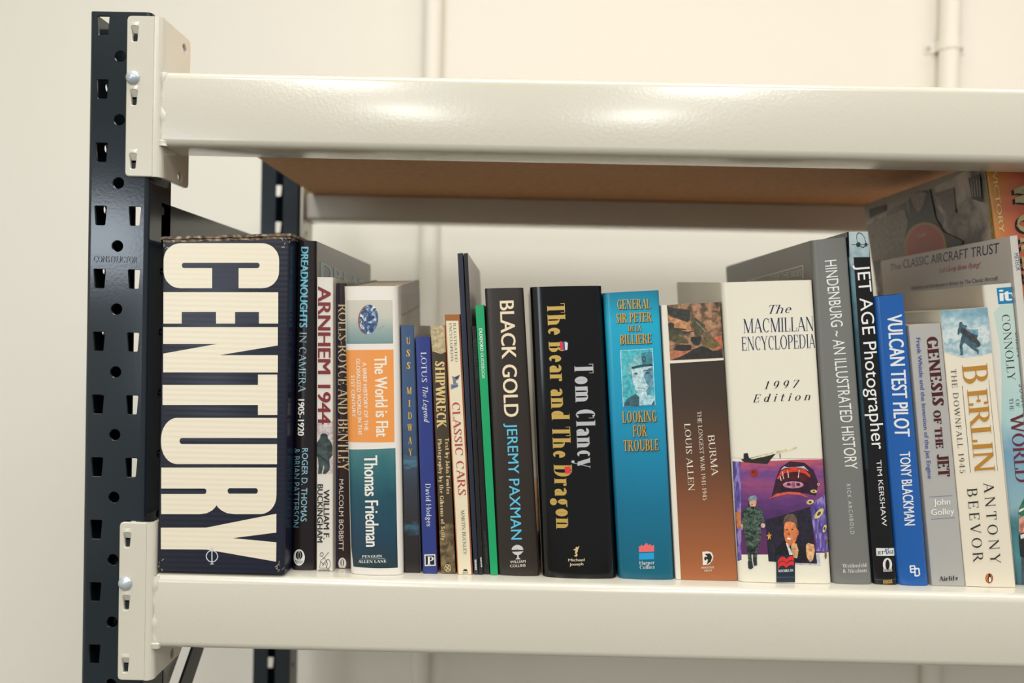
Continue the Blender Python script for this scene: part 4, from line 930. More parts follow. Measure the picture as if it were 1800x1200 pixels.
('p','s','picture',3,(34,36,34),0,[7.2,144.3,14.4,143.3,30.8,139.1,35.5,139.6,31.6,143.9,28.3,148,19.8,147.4,9.9,146.6]),
('p','s','picture',4,(214,206,170),0,[14.3,143.8,35.6,137.7,52.7,133.8,53.1,135.1,37.5,138.9,28.7,141.5,16.2,144.2]),
('p','s','picture',4,(28,34,34),0,[9.8,139.6,13,139,14,143.3,9.6,144.5]),
('p','s','picture',4,(40,38,40),0,[38.6,139.6,38.6,143.2,39.3,143.1,39.3,139.6]),
('p','s','picture',3,(150,40,30),0,[20.4,155.3,20.3,156,20,156.7,19.6,157.4,19.1,157.9,18.4,158.3,17.8,158.5,17.1,158.6,16.4,158.6,15.7,158.3,15.2,157.9,14.7,157.4,14.4,156.8,14.2,156.1,14.1,155.4,14.2,154.6,14.5,153.9,14.9,153.3,15.5,152.8,16.1,152.4,16.8,152.1,17.4,152.1,18.1,152.1,18.8,152.4,19.4,152.7,19.8,153.3,20.2,153.9,20.4,154.6]),
('p','s','picture',4,(90,24,20),0,[17.5,154.7,17.4,154.9,17.4,155.2,17.2,155.4,17.1,155.6,16.9,155.7,16.7,155.8,16.5,155.8,16.3,155.8,16.1,155.7,15.9,155.6,15.8,155.4,15.7,155.2,15.6,154.9,15.6,154.7,15.6,154.4,15.7,154.2,15.8,153.9,16,153.8,16.2,153.6,16.4,153.5,16.6,153.5,16.8,153.5,17,153.6,17.2,153.8,17.3,153.9,17.4,154.2,17.5,154.4]),
('p','s','picture',2,(52,22,44),0,[29.5,176.7,34.3,160.3,38.7,150.6,46.6,145.8,58.1,146.8,65.5,152.6,68.8,163.1,66.1,173.6,56.6,171.7,43.2,170.8,35.4,173.8]),
('p','s','picture',4,(214,66,44),0,[35.4,159.8,38.5,154,44.4,151.1,50.2,150.6,57.8,152.1,62.4,156.6,61.9,158.8,57.6,155.4,50,154.1,42.2,155.2,36.2,160.3]),
('p','s','picture',4,(190,190,215),0,[38.5,153.1,41.6,149.7,44.4,150.6,58,149.7,61.6,154,57.9,151.6,50.2,150.4,42.5,151.1]),
('p','s','picture',3,(74,20,26),0,[36.6,160.3,42.2,155.4,50,154.3,57.6,155.6,61.6,159.1,59,164,53.4,161.2,43.8,161.2,38.8,164.1]),
('p','s','picture',5,(196,130,160),0,[56.6,164.7,56.4,165.3,55.7,166,54.7,166.5,53.3,167,51.7,167.3,49.9,167.5,48,167.6,46.1,167.6,44.3,167.3,42.8,167,41.5,166.6,40.5,166,39.9,165.4,39.7,164.8,40,164.1,40.6,163.5,41.7,163,43,162.5,44.6,162.2,46.5,161.9,48.3,161.8,50.2,161.9,52,162.1,53.6,162.5,54.9,162.9,55.9,163.5,56.5,164.1]),
('p','s','picture',6,(60,30,50),0,[46.3,164.4,46.2,164.6,46.1,164.9,45.8,165.1,45.6,165.3,45.2,165.4,44.9,165.5,44.5,165.5,44.1,165.5,43.7,165.4,43.4,165.3,43.1,165.1,43,164.9,42.8,164.6,42.8,164.4,42.9,164.1,43,163.9,43.2,163.7,43.5,163.5,43.9,163.3,44.2,163.2,44.6,163.2,45,163.2,45.4,163.3,45.7,163.5,45.9,163.6,46.1,163.9,46.2,164.1]),
('p','s','picture',6,(60,30,50),0,[54,164.3,53.9,164.6,53.8,164.8,53.5,165.1,53.2,165.2,52.9,165.4,52.5,165.5,52.1,165.5,51.8,165.5,51.4,165.4,51.1,165.2,50.8,165.1,50.6,164.8,50.5,164.6,50.5,164.3,50.5,164.1,50.7,163.8,50.9,163.6,51.2,163.4,51.5,163.3,51.9,163.2,52.3,163.2,52.7,163.2,53,163.3,53.4,163.4,53.6,163.6,53.8,163.8,53.9,164.1]),
('p','s','picture',6,(170,90,110),0,[47.3,163.1,49.4,163.1,49.7,167.1,46.5,167.2]),
('p','s','picture',6,(34,18,34),0,[37.8,165.1,40.5,167.2,48.2,167.9,56.9,166.9,60.9,165,58.6,169.8,38.5,169.9]),
('p','s','picture',6,(226,200,205),0,[37.6,157.9,38.3,161.5,38.9,161.3,38.3,157.8]),
('p','s','picture',6,(226,200,205),0,[39.6,154.1,40.3,160.3,41,160.2,40.2,153.9]),
('p','s','picture',6,(226,200,205),0,[44,152.8,44.3,159.1,45,159,44.6,152.7]),
('p','s','picture',6,(226,200,205),0,[53.4,152.7,52.2,159,52.9,159.1,54,152.8]),
('p','s','picture',4,(206,84,70),0,[27.6,176.6,33.5,172.3,43.2,170.3,52.8,171,61.4,175.6,52.7,172.9,43.1,172.3,34.4,174.4]),
('p','s','picture',2,'towers',0,[60.6,185.1,65.9,177.5,73.4,172.9,77.4,186.2,76.9,219,61.4,218.3,64.1,213]),
('p','s','picture',5,(214,196,120),0,[67.1,170.2,67,170.5,66.8,170.8,66.4,171,65.9,171.2,65.4,171.3,64.8,171.3,64.2,171.3,63.6,171.2,63.1,171.1,62.6,170.9,62.2,170.6,61.9,170.3,61.8,170,61.8,169.7,61.9,169.4,62.1,169.2,62.5,168.9,62.9,168.8,63.5,168.7,64,168.6,64.7,168.7,65.2,168.7,65.8,168.9,66.3,169.1,66.7,169.4,67,169.7,67.1,169.9]),
('p','s','picture',6,(70,60,70),0,[65.5,170.1,65.5,170.2,65.3,170.4,65.2,170.5,65,170.6,64.8,170.6,64.6,170.7,64.3,170.7,64.1,170.6,63.9,170.5,63.7,170.4,63.5,170.3,63.4,170.2,63.4,170,63.4,169.9,63.4,169.7,63.5,169.6,63.7,169.5,63.9,169.4,64.1,169.3,64.3,169.3,64.5,169.3,64.8,169.4,65,169.4,65.2,169.5,65.3,169.7,65.5,169.8,65.5,169.9]),
('p','s','picture',5,(214,196,120),0,[64,178,64,178.4,63.9,178.9,63.5,179.3,63.1,179.7,62.5,180,61.9,180.3,61.2,180.5,60.5,180.6,59.9,180.6,59.3,180.5,58.7,180.3,58.3,180,58,179.6,57.9,179.2,57.9,178.8,58.1,178.4,58.4,177.9,58.9,177.5,59.4,177.2,60,176.9,60.7,176.7,61.4,176.7,62.1,176.7,62.7,176.8,63.2,177,63.6,177.2,63.9,177.6]),
('p','s','picture',6,(70,60,70),0,[62.2,178.4,62.2,178.6,62.1,178.8,62,179,61.9,179.2,61.6,179.4,61.4,179.5,61.1,179.6,60.8,179.6,60.6,179.6,60.3,179.5,60.1,179.4,59.9,179.2,59.8,179.1,59.8,178.9,59.8,178.7,59.8,178.4,59.9,178.2,60.1,178,60.3,177.9,60.6,177.8,60.9,177.7,61.1,177.7,61.4,177.7,61.6,177.7,61.9,177.8,62,178,62.1,178.2]),
('p','s','picture',5,(214,196,120),0,[71.5,184.1,71.8,184.5,71.9,185.2,71.7,185.9,71.3,186.8,70.8,187.7,70.1,188.6,69.3,189.5,68.4,190.4,67.5,191.1,66.6,191.7,65.7,192.1,65,192.2,64.3,192.2,63.9,192,63.6,191.5,63.5,190.9,63.7,190.2,64,189.3,64.5,188.4,65.2,187.4,66,186.5,66.9,185.6,67.8,184.9,68.7,184.3,69.6,184,70.3,183.8,71,183.8]),
('p','s','picture',6,(70,60,70),0,[69.2,186.4,69.3,186.6,69.4,186.9,69.3,187.2,69.2,187.6,69,188,68.8,188.4,68.5,188.8,68.1,189.1,67.7,189.4,67.4,189.6,67,189.7,66.7,189.8,66.4,189.7,66.1,189.6,66,189.4,65.9,189.1,66,188.8,66.1,188.4,66.2,188,66.5,187.6,66.8,187.2,67.2,186.9,67.6,186.6,68,186.4,68.3,186.3,68.7,186.2,68.9,186.3]),
('p','s','picture',5,(214,196,120),0,[72.8,197,73.1,197.2,73.4,197.6,73.5,198,73.6,198.6,73.5,199.2,73.3,199.9,73,200.6,72.7,201.2,72.3,201.8,71.9,202.3,71.5,202.7,71,203,70.7,203.1,70.4,203.1,70.1,203,69.9,202.7,69.8,202.2,69.8,201.7,69.8,201,70,200.3,70.2,199.6,70.4,198.9,70.8,198.3,71.2,197.8,71.6,197.3,72,197.1,72.4,197]),
('p','s','picture',6,(70,60,70),0,[72,198.8,72.2,198.9,72.3,199,72.4,199.2,72.4,199.5,72.4,199.7,72.3,200,72.2,200.3,72.1,200.5,72,200.8,71.8,201,71.6,201.1,71.4,201.2,71.2,201.3,71,201.3,70.9,201.2,70.8,201.1,70.7,200.9,70.7,200.6,70.7,200.4,70.7,200.1,70.8,199.8,70.9,199.5,71.1,199.3,71.2,199.1,71.4,198.9,71.6,198.8,71.8,198.8]),
('p','s','picture',5,(214,196,120),0,[69.8,164.3,69.8,164.6,69.7,164.8,69.5,165,69.4,165.2,69.1,165.3,68.9,165.4,68.6,165.4,68.4,165.4,68.1,165.3,67.9,165.2,67.7,165,67.6,164.8,67.5,164.6,67.5,164.3,67.6,164.1,67.7,163.9,67.8,163.7,68,163.5,68.2,163.4,68.5,163.3,68.8,163.3,69,163.3,69.2,163.4,69.5,163.5,69.6,163.7,69.8,163.9,69.8,164.1]),
('p','s','picture',6,(70,60,70),0,[69.2,164.3,69.1,164.5,69.1,164.6,69,164.7,69,164.8,68.8,164.8,68.8,164.8,68.7,164.9,68.5,164.8,68.5,164.8,68.4,164.8,68.3,164.7,68.2,164.6,68.2,164.4,68.2,164.3,68.2,164.2,68.3,164.1,68.3,164,68.4,163.9,68.5,163.9,68.6,163.8,68.7,163.8,68.8,163.8,68.9,163.9,69,163.9,69.1,164,69.1,164.1,69.1,164.2]),
('p','s','picture',5,(150,110,70),0,[76.7,211.3,76.6,211.8,76.5,212.4,76.3,212.8,76,213.2,75.8,213.6,74.5,213.1,74,213,73.5,212.8,73.1,212.5,72.8,212.2,72.6,211.8,72.4,211.3,72.3,210.7,72.3,210.2,72.4,209.6,72.6,209.1,72.8,208.7,73.1,208.3,73.5,208.1,74,208,74.6,208.2,75.8,208.8,76,209,76.3,209.3,76.5,209.7,76.6,210.2,76.7,210.7]),
('p','s','picture',6,(70,60,70),0,[75.8,211.3,75.8,211.6,75.8,211.8,75.7,212.1,75.6,212.3,74.6,211.8,74.3,211.8,74.1,211.8,73.9,211.7,73.7,211.5,73.6,211.3,73.5,211.1,73.4,210.9,73.4,210.6,73.4,210.3,73.4,210.1,73.5,209.8,73.6,209.6,73.8,209.4,74,209.3,74.2,209.3,74.4,209.3,74.7,209.5,75.6,210.2,75.7,210.3,75.8,210.5,75.8,210.8,75.9,211]),
('p','s','picture',5,(150,110,70),0,[72.1,221.7,72.1,222.3,71.9,223,71.8,223.5,71.5,224,71.3,224.4,71.1,224.6,70.8,224.7,70.6,224.6,70.4,224.3,70.3,224,70.2,223.5,70.1,222.9,70,222.2,70.1,221.6,70.1,220.9,70.2,220.2,70.4,219.7,70.6,219.2,70.8,218.8,71,218.6,71.3,218.5,71.5,218.6,71.7,218.9,71.9,219.2,72,219.7,72.1,220.3,72.2,221]),
('p','s','picture',6,(70,60,70),0,[71.5,221.6,71.5,221.9,71.4,222.3,71.3,222.6,71.2,222.8,71.2,223,71,223.1,71,223.1,70.9,223.1,70.8,223,70.7,222.8,70.7,222.5,70.7,222.2,70.6,221.9,70.7,221.6,70.7,221.2,70.7,220.9,70.8,220.6,70.9,220.4,71,220.2,71.1,220.1,71.2,220.1,71.3,220.1,71.3,220.2,71.4,220.4,71.5,220.7,71.5,220.9,71.5,221.3]),
('p','s','picture',4,(32,28,44),0,[24.2,193.7,60.7,182.6,63.6,228.5,24.6,227.3]),
('p','s','picture',5,(48,42,62),0,[28.9,192.4,28.9,226.5,29.2,226.5,29.2,192.4]),
('p','s','picture',5,(48,42,62),0,[33.6,192.3,33.7,226.4,34,226.4,33.9,192.3]),
('p','s','picture',2,(190,188,200),0,[63.6,228.5,63.4,220.7,66.1,220.2,66.4,230.2,32.1,228.8,32.2,227.4]),
('p','s','picture',5,(228,160,60),0,[26.3,203,26.8,205.4,28.5,205.2,27.1,207.1,27.6,209.6,26.3,208.2,24.9,210,25.4,207.3,24.1,205.9,25.8,205.6]),
('p','s','picture',6,(22,20,26),0,[28.9,227.5,31.4,216.3,37.9,210.8,50.2,213.1,54.5,219.8,55,227.9]),
('p','s','picture',7,(225,222,225),0,[39.2,212.1,40.7,211.8,44,220.9,42.6,227.7,40.8,218]),
('p','s','picture',8,(222,130,80),0,[38.7,197.8,40.8,193.9,47.5,193.9,49.4,201.6,48.6,207.3,46.4,212.2,42,214.4,38.9,210.4,38.1,204.6]),
('p','s','picture',9,(96,76,62),0,[38,195.7,39.1,191.1,42.1,188.3,46.4,188.3,49.1,191.4,49.7,197.7,48.8,200.6,47.4,195.6,43.7,194.4,39.8,194.9,38.9,197.8]),
('p','s','picture',9,(240,225,215),0,[43.8,208.3,43.7,208.5,43.6,208.7,43.4,208.8,43.1,209,42.8,209.1,42.4,209.1,42,209.2,41.6,209.1,41.3,209.1,40.9,209,40.7,208.9,40.5,208.7,40.4,208.6,40.3,208.4,40.4,208.2,40.5,208.1,40.7,207.9,41,207.8,41.4,207.7,41.7,207.6,42.1,207.6,42.5,207.6,42.8,207.7,43.2,207.8,43.4,207.9,43.6,208,43.7,208.2]),
('p','s','picture',9,(70,40,30),0,[41.7,201.2,41.7,201.3,41.6,201.4,41.5,201.5,41.4,201.5,41.2,201.6,41,201.6,40.8,201.7,40.6,201.6,40.5,201.6,40.3,201.6,40.2,201.5,40.1,201.4,40,201.3,40,201.2,40,201.1,40.1,201,40.2,200.9,40.4,200.8,40.5,200.7,40.7,200.7,40.9,200.7,41.1,200.7,41.3,200.7,41.4,200.8,41.5,200.9,41.6,200.9,41.7,201.1]),
('p','s','picture',9,(70,40,30),0,[46,200.8,46,200.9,45.9,201,45.8,201.1,45.7,201.2,45.5,201.2,45.3,201.3,45.1,201.3,45,201.3,44.8,201.3,44.6,201.2,44.5,201.1,44.4,201,44.3,200.9,44.3,200.8,44.4,200.7,44.4,200.6,44.5,200.5,44.7,200.5,44.8,200.4,45,200.4,45.2,200.3,45.4,200.3,45.6,200.4,45.7,200.4,45.9,200.5,46,200.6,46,200.7]),
('p','s','picture',9,(190,95,60),0,[42.1,201.6,43.2,205.5,41.5,205.9]),
('p','s','picture',8,(205,110,66),0,[50,203.5,49.9,204,49.8,204.6,49.7,205,49.5,205.4,49.3,205.7,49.1,205.9,48.9,206,48.7,205.9,48.5,205.7,48.3,205.4,48.2,205.1,48.1,204.6,48.1,204,48.1,203.5,48.1,202.9,48.2,202.4,48.4,201.9,48.6,201.5,48.8,201.2,49,201,49.2,201,49.4,201,49.6,201.2,49.8,201.5,49.9,201.9,50,202.4,50,202.9]),
('p','s','picture',9,(222,170,120),0,[43.2,214.1,45,212,47.8,212.3,49.1,217.9,47.6,224.2,45.2,223.8,43.5,219.9]),
('p','s','picture',9,(222,170,120),0,[55.5,213,57.2,211.6,61.7,213,62.2,217.8,60.2,225.5,57.9,227.4,55.5,223.6,55.1,217.8]),
('p','s','picture',10,(170,110,70),0,[44.3,214.9,46.6,215.4,46.8,215.1,44.4,214.5]),
('p','s','picture',10,(170,110,70),0,[44,216.7,47,217.2,47.1,216.8,44.1,216.3]),
('p','s','picture',10,(170,110,70),0,[56.9,214.3,59.5,216,59.7,215.7,57.1,214]),
('p','s','picture',10,(170,110,70),0,[56.6,216.4,59.9,218.4,60.1,218.1,56.8,216.1]),
('p','s','picture',5,'camo',0,[4.4,198.6,6,189.8,7.8,184.4,12.1,182.8,18.2,182.9,21.8,185.5,23.2,195.2,21.6,197.2,20.4,193.3,19.6,199.1,20.1,206.9,16.1,218.6,15.1,228.3,12.3,228.4,12.4,218.7,11.2,222.6,11.7,231.4,8.8,232.9,8.4,222.7,7.6,211.1,6.4,203.3,7.1,195.6,6,199.5]),
('p','s','picture',6,(206,160,130),0,[17.7,179.3,17.5,180.2,17.3,181.1,16.9,181.9,16.4,182.5,15.8,183,15.2,183.3,14.6,183.4,14,183.4,13.4,183.1,12.9,182.6,12.5,182,12.2,181.2,12,180.3,12,179.4,12.1,178.5,12.4,177.7,12.8,176.9,13.2,176.2,13.8,175.7,14.4,175.4,15.1,175.3,15.7,175.4,16.3,175.7,16.8,176.2,17.2,176.8,17.5,177.6,17.6,178.4]),
('p','s','picture',7,(120,140,150),0,[11,177,13,174.3,16.9,173.6,18.4,175.4,18,177.7,14.3,177.3,11.8,178.8]),
('p','s','picture',6,(20,24,24),0,[12.6,182.8,16.6,182.7,14.8,185.7]),
('p','s','picture',6,(60,40,34),0,[11.8,178.9,12,183.8,10.7,182.8]),
('p','s','picture',6,(214,180,160),0,[23.5,198.1,23.4,198.5,23.3,198.9,23,199.3,22.8,199.6,22.4,199.8,22,200,21.7,200.1,21.3,200,20.9,199.9,20.6,199.7,20.4,199.3,20.2,199,20.1,198.6,20.1,198.2,20.1,197.7,20.3,197.3,20.5,196.9,20.8,196.6,21.1,196.4,21.5,196.2,21.9,196.2,22.3,196.2,22.6,196.4,22.9,196.6,23.2,196.9,23.4,197.2,23.5,197.7]),
('p','s','picture',6,(190,150,130),0,[6,199.5,6,200.1,5.9,200.7,5.7,201.2,5.6,201.6,5.4,201.9,5.2,202.1,5,202.2,4.7,202.2,4.6,202,4.4,201.7,4.3,201.2,4.2,200.7,4.2,200.1,4.2,199.5,4.2,198.9,4.3,198.3,4.5,197.8,4.6,197.4,4.8,197.1,5,196.8,5.2,196.8,5.5,196.8,5.7,197,5.8,197.3,5.9,197.8,6,198.3,6,198.9]),
('p','s','picture',6,(36,46,50),0,[8.1,227.6,11.4,227,12.1,232.8,10.1,234.3,8.1,233.4]),
('p','s','picture',6,(36,46,50),0,[12.3,224.5,15.2,224,15.3,230.8,12.6,231.3]),
('p','s','picture',7,(90,50,40),0,[14.8,180.8,14.8,180.9,14.8,181,14.7,181.1,14.5,181.1,14.4,181.2,14.2,181.2,14.1,181.2,13.9,181.2,13.7,181.2,13.6,181.2,13.5,181.1,13.4,181,13.3,180.9,13.3,180.9,13.3,180.8,13.4,180.7,13.5,180.6,13.6,180.6,13.8,180.5,13.9,180.5,14.1,180.4,14.3,180.5,14.4,180.5,14.6,180.5,14.7,180.6,14.8,180.7,14.8,180.7]),
('p','s','emblem',7,(32,48,62),0,[30.9,221.9,46,221.4,44.7,243.8,29.8,244.2]),
('p','s','emblem',8,(222,52,52),0,[32,226.9,33.1,224.8,34.8,223.4,37,223.1,39,225,40.8,223.3,42.9,222.4,45,223,44.6,226.3,42.5,225.7,40.4,226.6,38.6,228.3,36.6,226.4,34.4,226.7,32.7,228,31.6,230.2]),
('p','s','emblem',8,(222,52,52),0,[31.8,230.9,32.9,228.7,34.5,227.3,36.7,227.1,38.7,229,40.5,227.3,42.7,226.4,44.7,226.9,44.4,230.2,42.3,229.7,40.1,230.6,38.3,232.3,36.4,230.4,34.1,230.6,32.5,232,31.4,234.2]),
('t','s','emblem',8,(232,230,228),0,'S','MACMILLAN',(31.85,235.89),(12.01,-0.84),(0.03,-2.04),0,0),
('p','s','emblem',8,(120,130,138),0,[30.5,240.1,44.2,239.7,44.3,239.5,30.5,239.9]),
]),
dict(name='hardback_book',label='tall plain grey hardback, AN ILLUSTRATED HISTORY in thin white capitals',cat='book',kind='hard',x=277.01,y=20,c=[(-16.44,0),(16.44,0),(-41.33,278.69),(-12.16,282.06)],W=31.02,H=280.38,depth=280,bulge=1.5,r=4,rise=0,rough=0.3,spine=(118,118,114),left=(112,108,102),right=(90,90,88),pages=(222,208,178),prints=[
('t','s','lettering',3,(235,235,230),0,'n','HINDENBURG ~ AN ILLUSTRATED HISTORY',(9.76,17.49),(5.39,169.33),(9.84,-0.12),0,0),
('t','s','lettering',3,(205,205,200),0,'n','RICK ARCHBOLD',(15.11,199.24),(0.56,40.54),(3.08,-0.23),0.2,0),
('t','s','lettering',3,(232,230,224),0,'s','Weidenfeld',(7.75,267.38),(18.76,-1.08),(0.07,-3.08),0,0),
('t','s','lettering',3,(232,230,224),0,'s','& Nicolson',(7.87,271.59),(18.47,-1.11),(0.06,-3.08),0,0),
('p','l','lettering',1,(190,190,185),0,[22.3,18.2,24.6,18.2,26,29.5,23.8,29.6]),
('p','l','lettering',1,(190,190,185),0,[22.3,18.2,22.5,19.1,181,21.6,180.8,20.5]),
('t','l','lettering',3,(178,178,172),0,'n','OVER THE SKIES',(117.67,25.97),(-89.53,0.7),(-1.08,-5.1),0,0),
]),
dict(name='hardback_book',label='tall black hardback, JET AGE Photographer in white, misty aircraft picture at its top',cat='book',kind='hard',x=303.87,y=20,c=[(-9.49,0),(9.49,0),(-38.9,286.21),(-21.74,286.79)],W=18.07,H=286.5,depth=240,bulge=0.8,r=2,rise=0,rough=0.2,spine=(16,16,18),left=(40,56,64),right=(30,34,38),pages=(222,208,178),prints=[
('p','s','picture',1,'mist',0,[1,-0.8,19.3,-0.5,16.7,20.6,0.2,20.7]),
('p','s','picture',1,'mist',0,[0,20.6,3.1,20.9,2.2,144.3,2.1,192.9,0,192.6]),
('p','s','picture',2,(24,30,34),0,[2.2,10.7,16.6,10.8,16.6,10.3,2.2,10.1]),
('p','s','picture',2,(26,32,36),0,[9.8,10.5,9.7,11,9.5,11.4,9.2,11.8,8.9,12.2,8.5,12.4,8.1,12.5,7.7,12.6,7.3,12.5,6.9,12.4,6.6,12.1,6.3,11.8,6.1,11.4,6,10.9,6,10.5,6.1,10,6.2,9.6,6.5,9.2,6.8,8.9,7.2,8.6,7.6,8.5,8,8.4,8.5,8.5,8.8,8.6,9.2,8.9,9.5,9.2,9.7,9.6,9.8,10.1]),
('p','s','picture',2,(26,32,36),0,[15.7,10.6,15.6,10.9,15.5,11.2,15.3,11.5,15.1,11.8,14.8,12,14.6,12.1,14.3,12.1,14,12.1,13.7,12,13.5,11.8,13.3,11.5,13.2,11.2,13.1,10.9,13.1,10.6,13.2,10.2,13.3,9.9,13.5,9.6,13.7,9.3,14,9.1,14.2,9,14.5,9,14.8,9,15.1,9.1,15.3,9.3,15.5,9.6,15.6,9.9,15.7,10.2]),
('p','s','picture',2,(40,50,56),0,[14,5.7,14.4,7.1,13.9,7.1,13.6,5.9]),
('p','s','picture',2,(40,50,56),0,[14.4,7.1,14.5,8.5,14,8.3,13.9,7.1]),
('p','s','picture',2,(40,50,56),0,[14.5,8.5,14.4,9.8,14,9.5,14,8.3]),
('p','s','picture',2,(40,50,56),0,[14.4,9.8,14.2,11,13.7,10.5,14,9.5]),
('p','s','picture',2,(40,50,56),0,[14.2,11,13.7,11.9,13.3,11.3,13.7,10.5]),
('p','s','picture',2,(40,50,56),0,[13.7,11.9,13.1,12.6,12.8,11.9,13.3,11.3]),
('p','s','picture',2,(40,50,56),0,[13.1,12.6,12.4,13,12.1,12.3,12.8,11.9]),
('p','s','picture',2,(40,50,56),0,[12.4,13,11.5,13.1,11.4,12.4,12.1,12.3]),
('p','s','picture',2,(40,50,56),0,[11.5,13.1,10.7,12.9,10.6,12.2,11.4,12.4]),
('p','s','picture',2,(40,50,56),0,[10.7,12.9,9.8,12.4,9.9,11.7,10.6,12.2]),
('p','s','picture',2,(40,50,56),0,[9.8,12.4,8.9,11.6,9.1,11,9.9,11.7]),
('p','s','picture',2,(40,50,56),0,[8.9,11.6,8.2,10.6,8.5,10.1,9.1,11]),
('p','s','picture',2,(40,50,56),0,[8.2,10.6,7.6,9.3,7.9,9.1,8.5,10.1]),
('p','s','picture',2,(40,50,56),0,[7.6,9.3,7.1,8,7.5,7.9,7.9,9.1]),
('p','s','picture',2,(40,50,56),0,[7.1,8,6.8,6.6,7.2,6.6,7.5,7.9]),
('p','s','picture',2,(40,50,56),0,[6.8,6.6,6.6,5.2,7.1,5.4,7.2,6.6]),
('p','s','picture',2,(40,50,56),0,[6.6,5.2,6.7,3.9,7.1,4.3,7.1,5.4]),
('p','s','picture',2,(40,50,56),0,[6.7,3.9,6.9,2.8,7.3,3.3,7.1,4.3]),
('p','s','picture',2,(40,50,56),0,[6.9,2.8,7.4,1.8,7.7,2.5,7.3,3.3]),
('p','s','picture',2,(40,50,56),0,[7.4,1.8,7.9,1.1,8.2,1.8,7.7,2.5]),
('p','s','picture',2,(40,50,56),0,[7.9,1.1,8.7,0.8,8.9,1.5,8.2,1.8]),
('p','s','picture',2,(40,50,56),0,[8.7,0.8,9.5,0.7,9.6,1.4,8.9,1.5]),
('p','s','picture',2,(40,50,56),0,[9.5,0.7,10.3,0.9,10.3,1.6,9.6,1.4]),
('p','s','picture',2,(40,50,56),0,[10.3,0.9,11.2,1.4,11.1,2,10.3,1.6]),
('p','s','picture',2,(40,50,56),0,[11.2,1.4,12.1,2.2,11.9,2.7,11.1,2]),
('p','s','picture',2,(40,50,56),0,[12.1,2.2,12.8,3.2,12.6,3.6,11.9,2.7]),
('p','s','picture',2,(40,50,56),0,[12.8,3.2,13.5,4.4,13.2,4.7,12.6,3.6]),
('p','s','picture',2,(40,50,56),0,[13.5,4.4,14,5.7,13.6,5.9,13.2,4.7]),
('t','s','lettering',3,(238,238,236),0,'n','JET AGE Photographer',(5.22,27.02),(0.75,149.57),(10.71,-0.76),0,0),
('t','s','lettering',3,(225,225,225),0,'n','TIM KERSHAW',(8.58,185.33),(0.48,53.64),(3.88,-0.37),0,0),
('p','s','emblem',1,(228,226,222),0,[3.2,256.9,18.4,256.7,18.3,262.9,3.1,263.3]),
('t','s','emblem',3,(36,50,66),0,'S','JET',(3.8,262.16),(4.84,-0.45),(0.07,-2.79),0,0),
('t','s','emblem',3,(36,50,66),0,'S','AGE',(11.54,261.4),(5.2,-0.22),(0.07,-2.79),0,0),
('p','s','emblem',3,(40,130,190),0,[8.9,260,13.6,257.2,13.3,256.6,8.7,259.4]),
('p','s','emblem',3,(40,90,140),0,[10,257,10.9,261.8,11.6,261.6,10.6,256.9]),
('p','s','emblem',1,(222,220,214),0,[14.7,270.2,14.5,271.4,14.2,272.5,13.6,273.6,13,274.4,12.2,275.1,11.4,275.5,10.6,275.6,9.8,275.5,9,275.1,8.4,274.5,7.9,273.6,7.5,272.6,7.4,271.5,7.4,270.3,7.5,269.1,7.9,267.9,8.4,266.9,9,266,9.8,265.3,10.6,264.9,11.4,264.8,12.2,264.9,13,265.3,13.6,265.9,14.2,266.8,14.5,267.8,14.7,269]),
('p','s','emblem',2,(24,24,26),0,[12.6,270.2,12.5,271.1,12.3,271.9,12,272.7,11.7,273.4,11.4,273.9,11,274.2,10.7,274.3,10.3,274.2,10,273.9,9.8,273.4,9.6,272.8,9.4,272,9.4,271.1,9.4,270.2,9.5,269.3,9.7,268.5,9.9,267.7,10.2,267,10.6,266.6,10.9,266.2,11.3,266.1,11.6,266.2,12,266.5,12.2,267,12.4,267.7,12.6,268.4,12.6,269.3]),
('p','s','emblem',1,(205,200,192),0,[7.4,273.7,14.3,273.3,14.3,275.7,7.4,276.1]),
('t','s','emblem',3,(40,40,40),0,'S','SUTTON',(7.87,275.55),(6.04,-0.35),(0.04,-1.39),0,0),
('p','s','emblem',1,(190,156,80),0,[6.6,283.1,13.6,282.5,13.7,285.2,6.6,285.8]),
('t','s','emblem',3,(40,34,24),0,'S','SUTTON',(6.91,285.2),(6.25,-0.52),(0.02,-1.85),0,0),
('p','s','lettering',1,(90,90,90),0,[0.7,283,18.9,282.2,18.9,281.9,0.7,282.7]),
]),
dict(name='hardback_book',label='bright blue hardback, TEST PILOT in bold white condensed capitals',cat='book',kind='hard',x=326.77,y=20,c=[(-12.72,0),(12.72,0),(-38.75,234.07),(-14.2,237.12)],W=24.99,H=235.59,depth=160,bulge=1.6,r=4,rise=0,rough=0.2,spine=(30,92,168),left=(24,70,130),right=(26,80,150),pages=(222,208,178),prints=[
('t','s','lettering',3,(228,230,232),0,'n','VULCAN TEST PILOT',(8.5,15.78),(-2,98.68),(12.03,0.36),0,0.04),
('t','s','lettering',3,(226,229,232),0,'n','TONY BLACKMAN',(9.08,127.09),(-0.83,59.76),(8.33,-0.29),0,0.03),
('p','s','emblem',1,(226,229,232),0,[9.4,220.4,13.4,220,13.4,219,9.5,219.3]),
('p','s','emblem',1,(226,229,232),0,[9.3,219.9,9.4,225.1,10.5,224.9,10.4,219.8]),
('p','s','emblem',1,(226,229,232),0,[9.9,225.5,13,225.2,13,224.1,9.9,224.4]),
('p','s','emblem',1,(226,229,232),0,[9.6,222.8,15.3,222.2,15.2,221.1,9.6,221.8]),
('p','s','emblem',1,(226,229,232),0,[12.9,219.5,12.6,227.9,13.7,227.8,13.9,219.5]),
('p','s','emblem',1,(226,229,232),0,[13.2,228.4,16.4,227.9,16.4,226.8,13.1,227.3]),
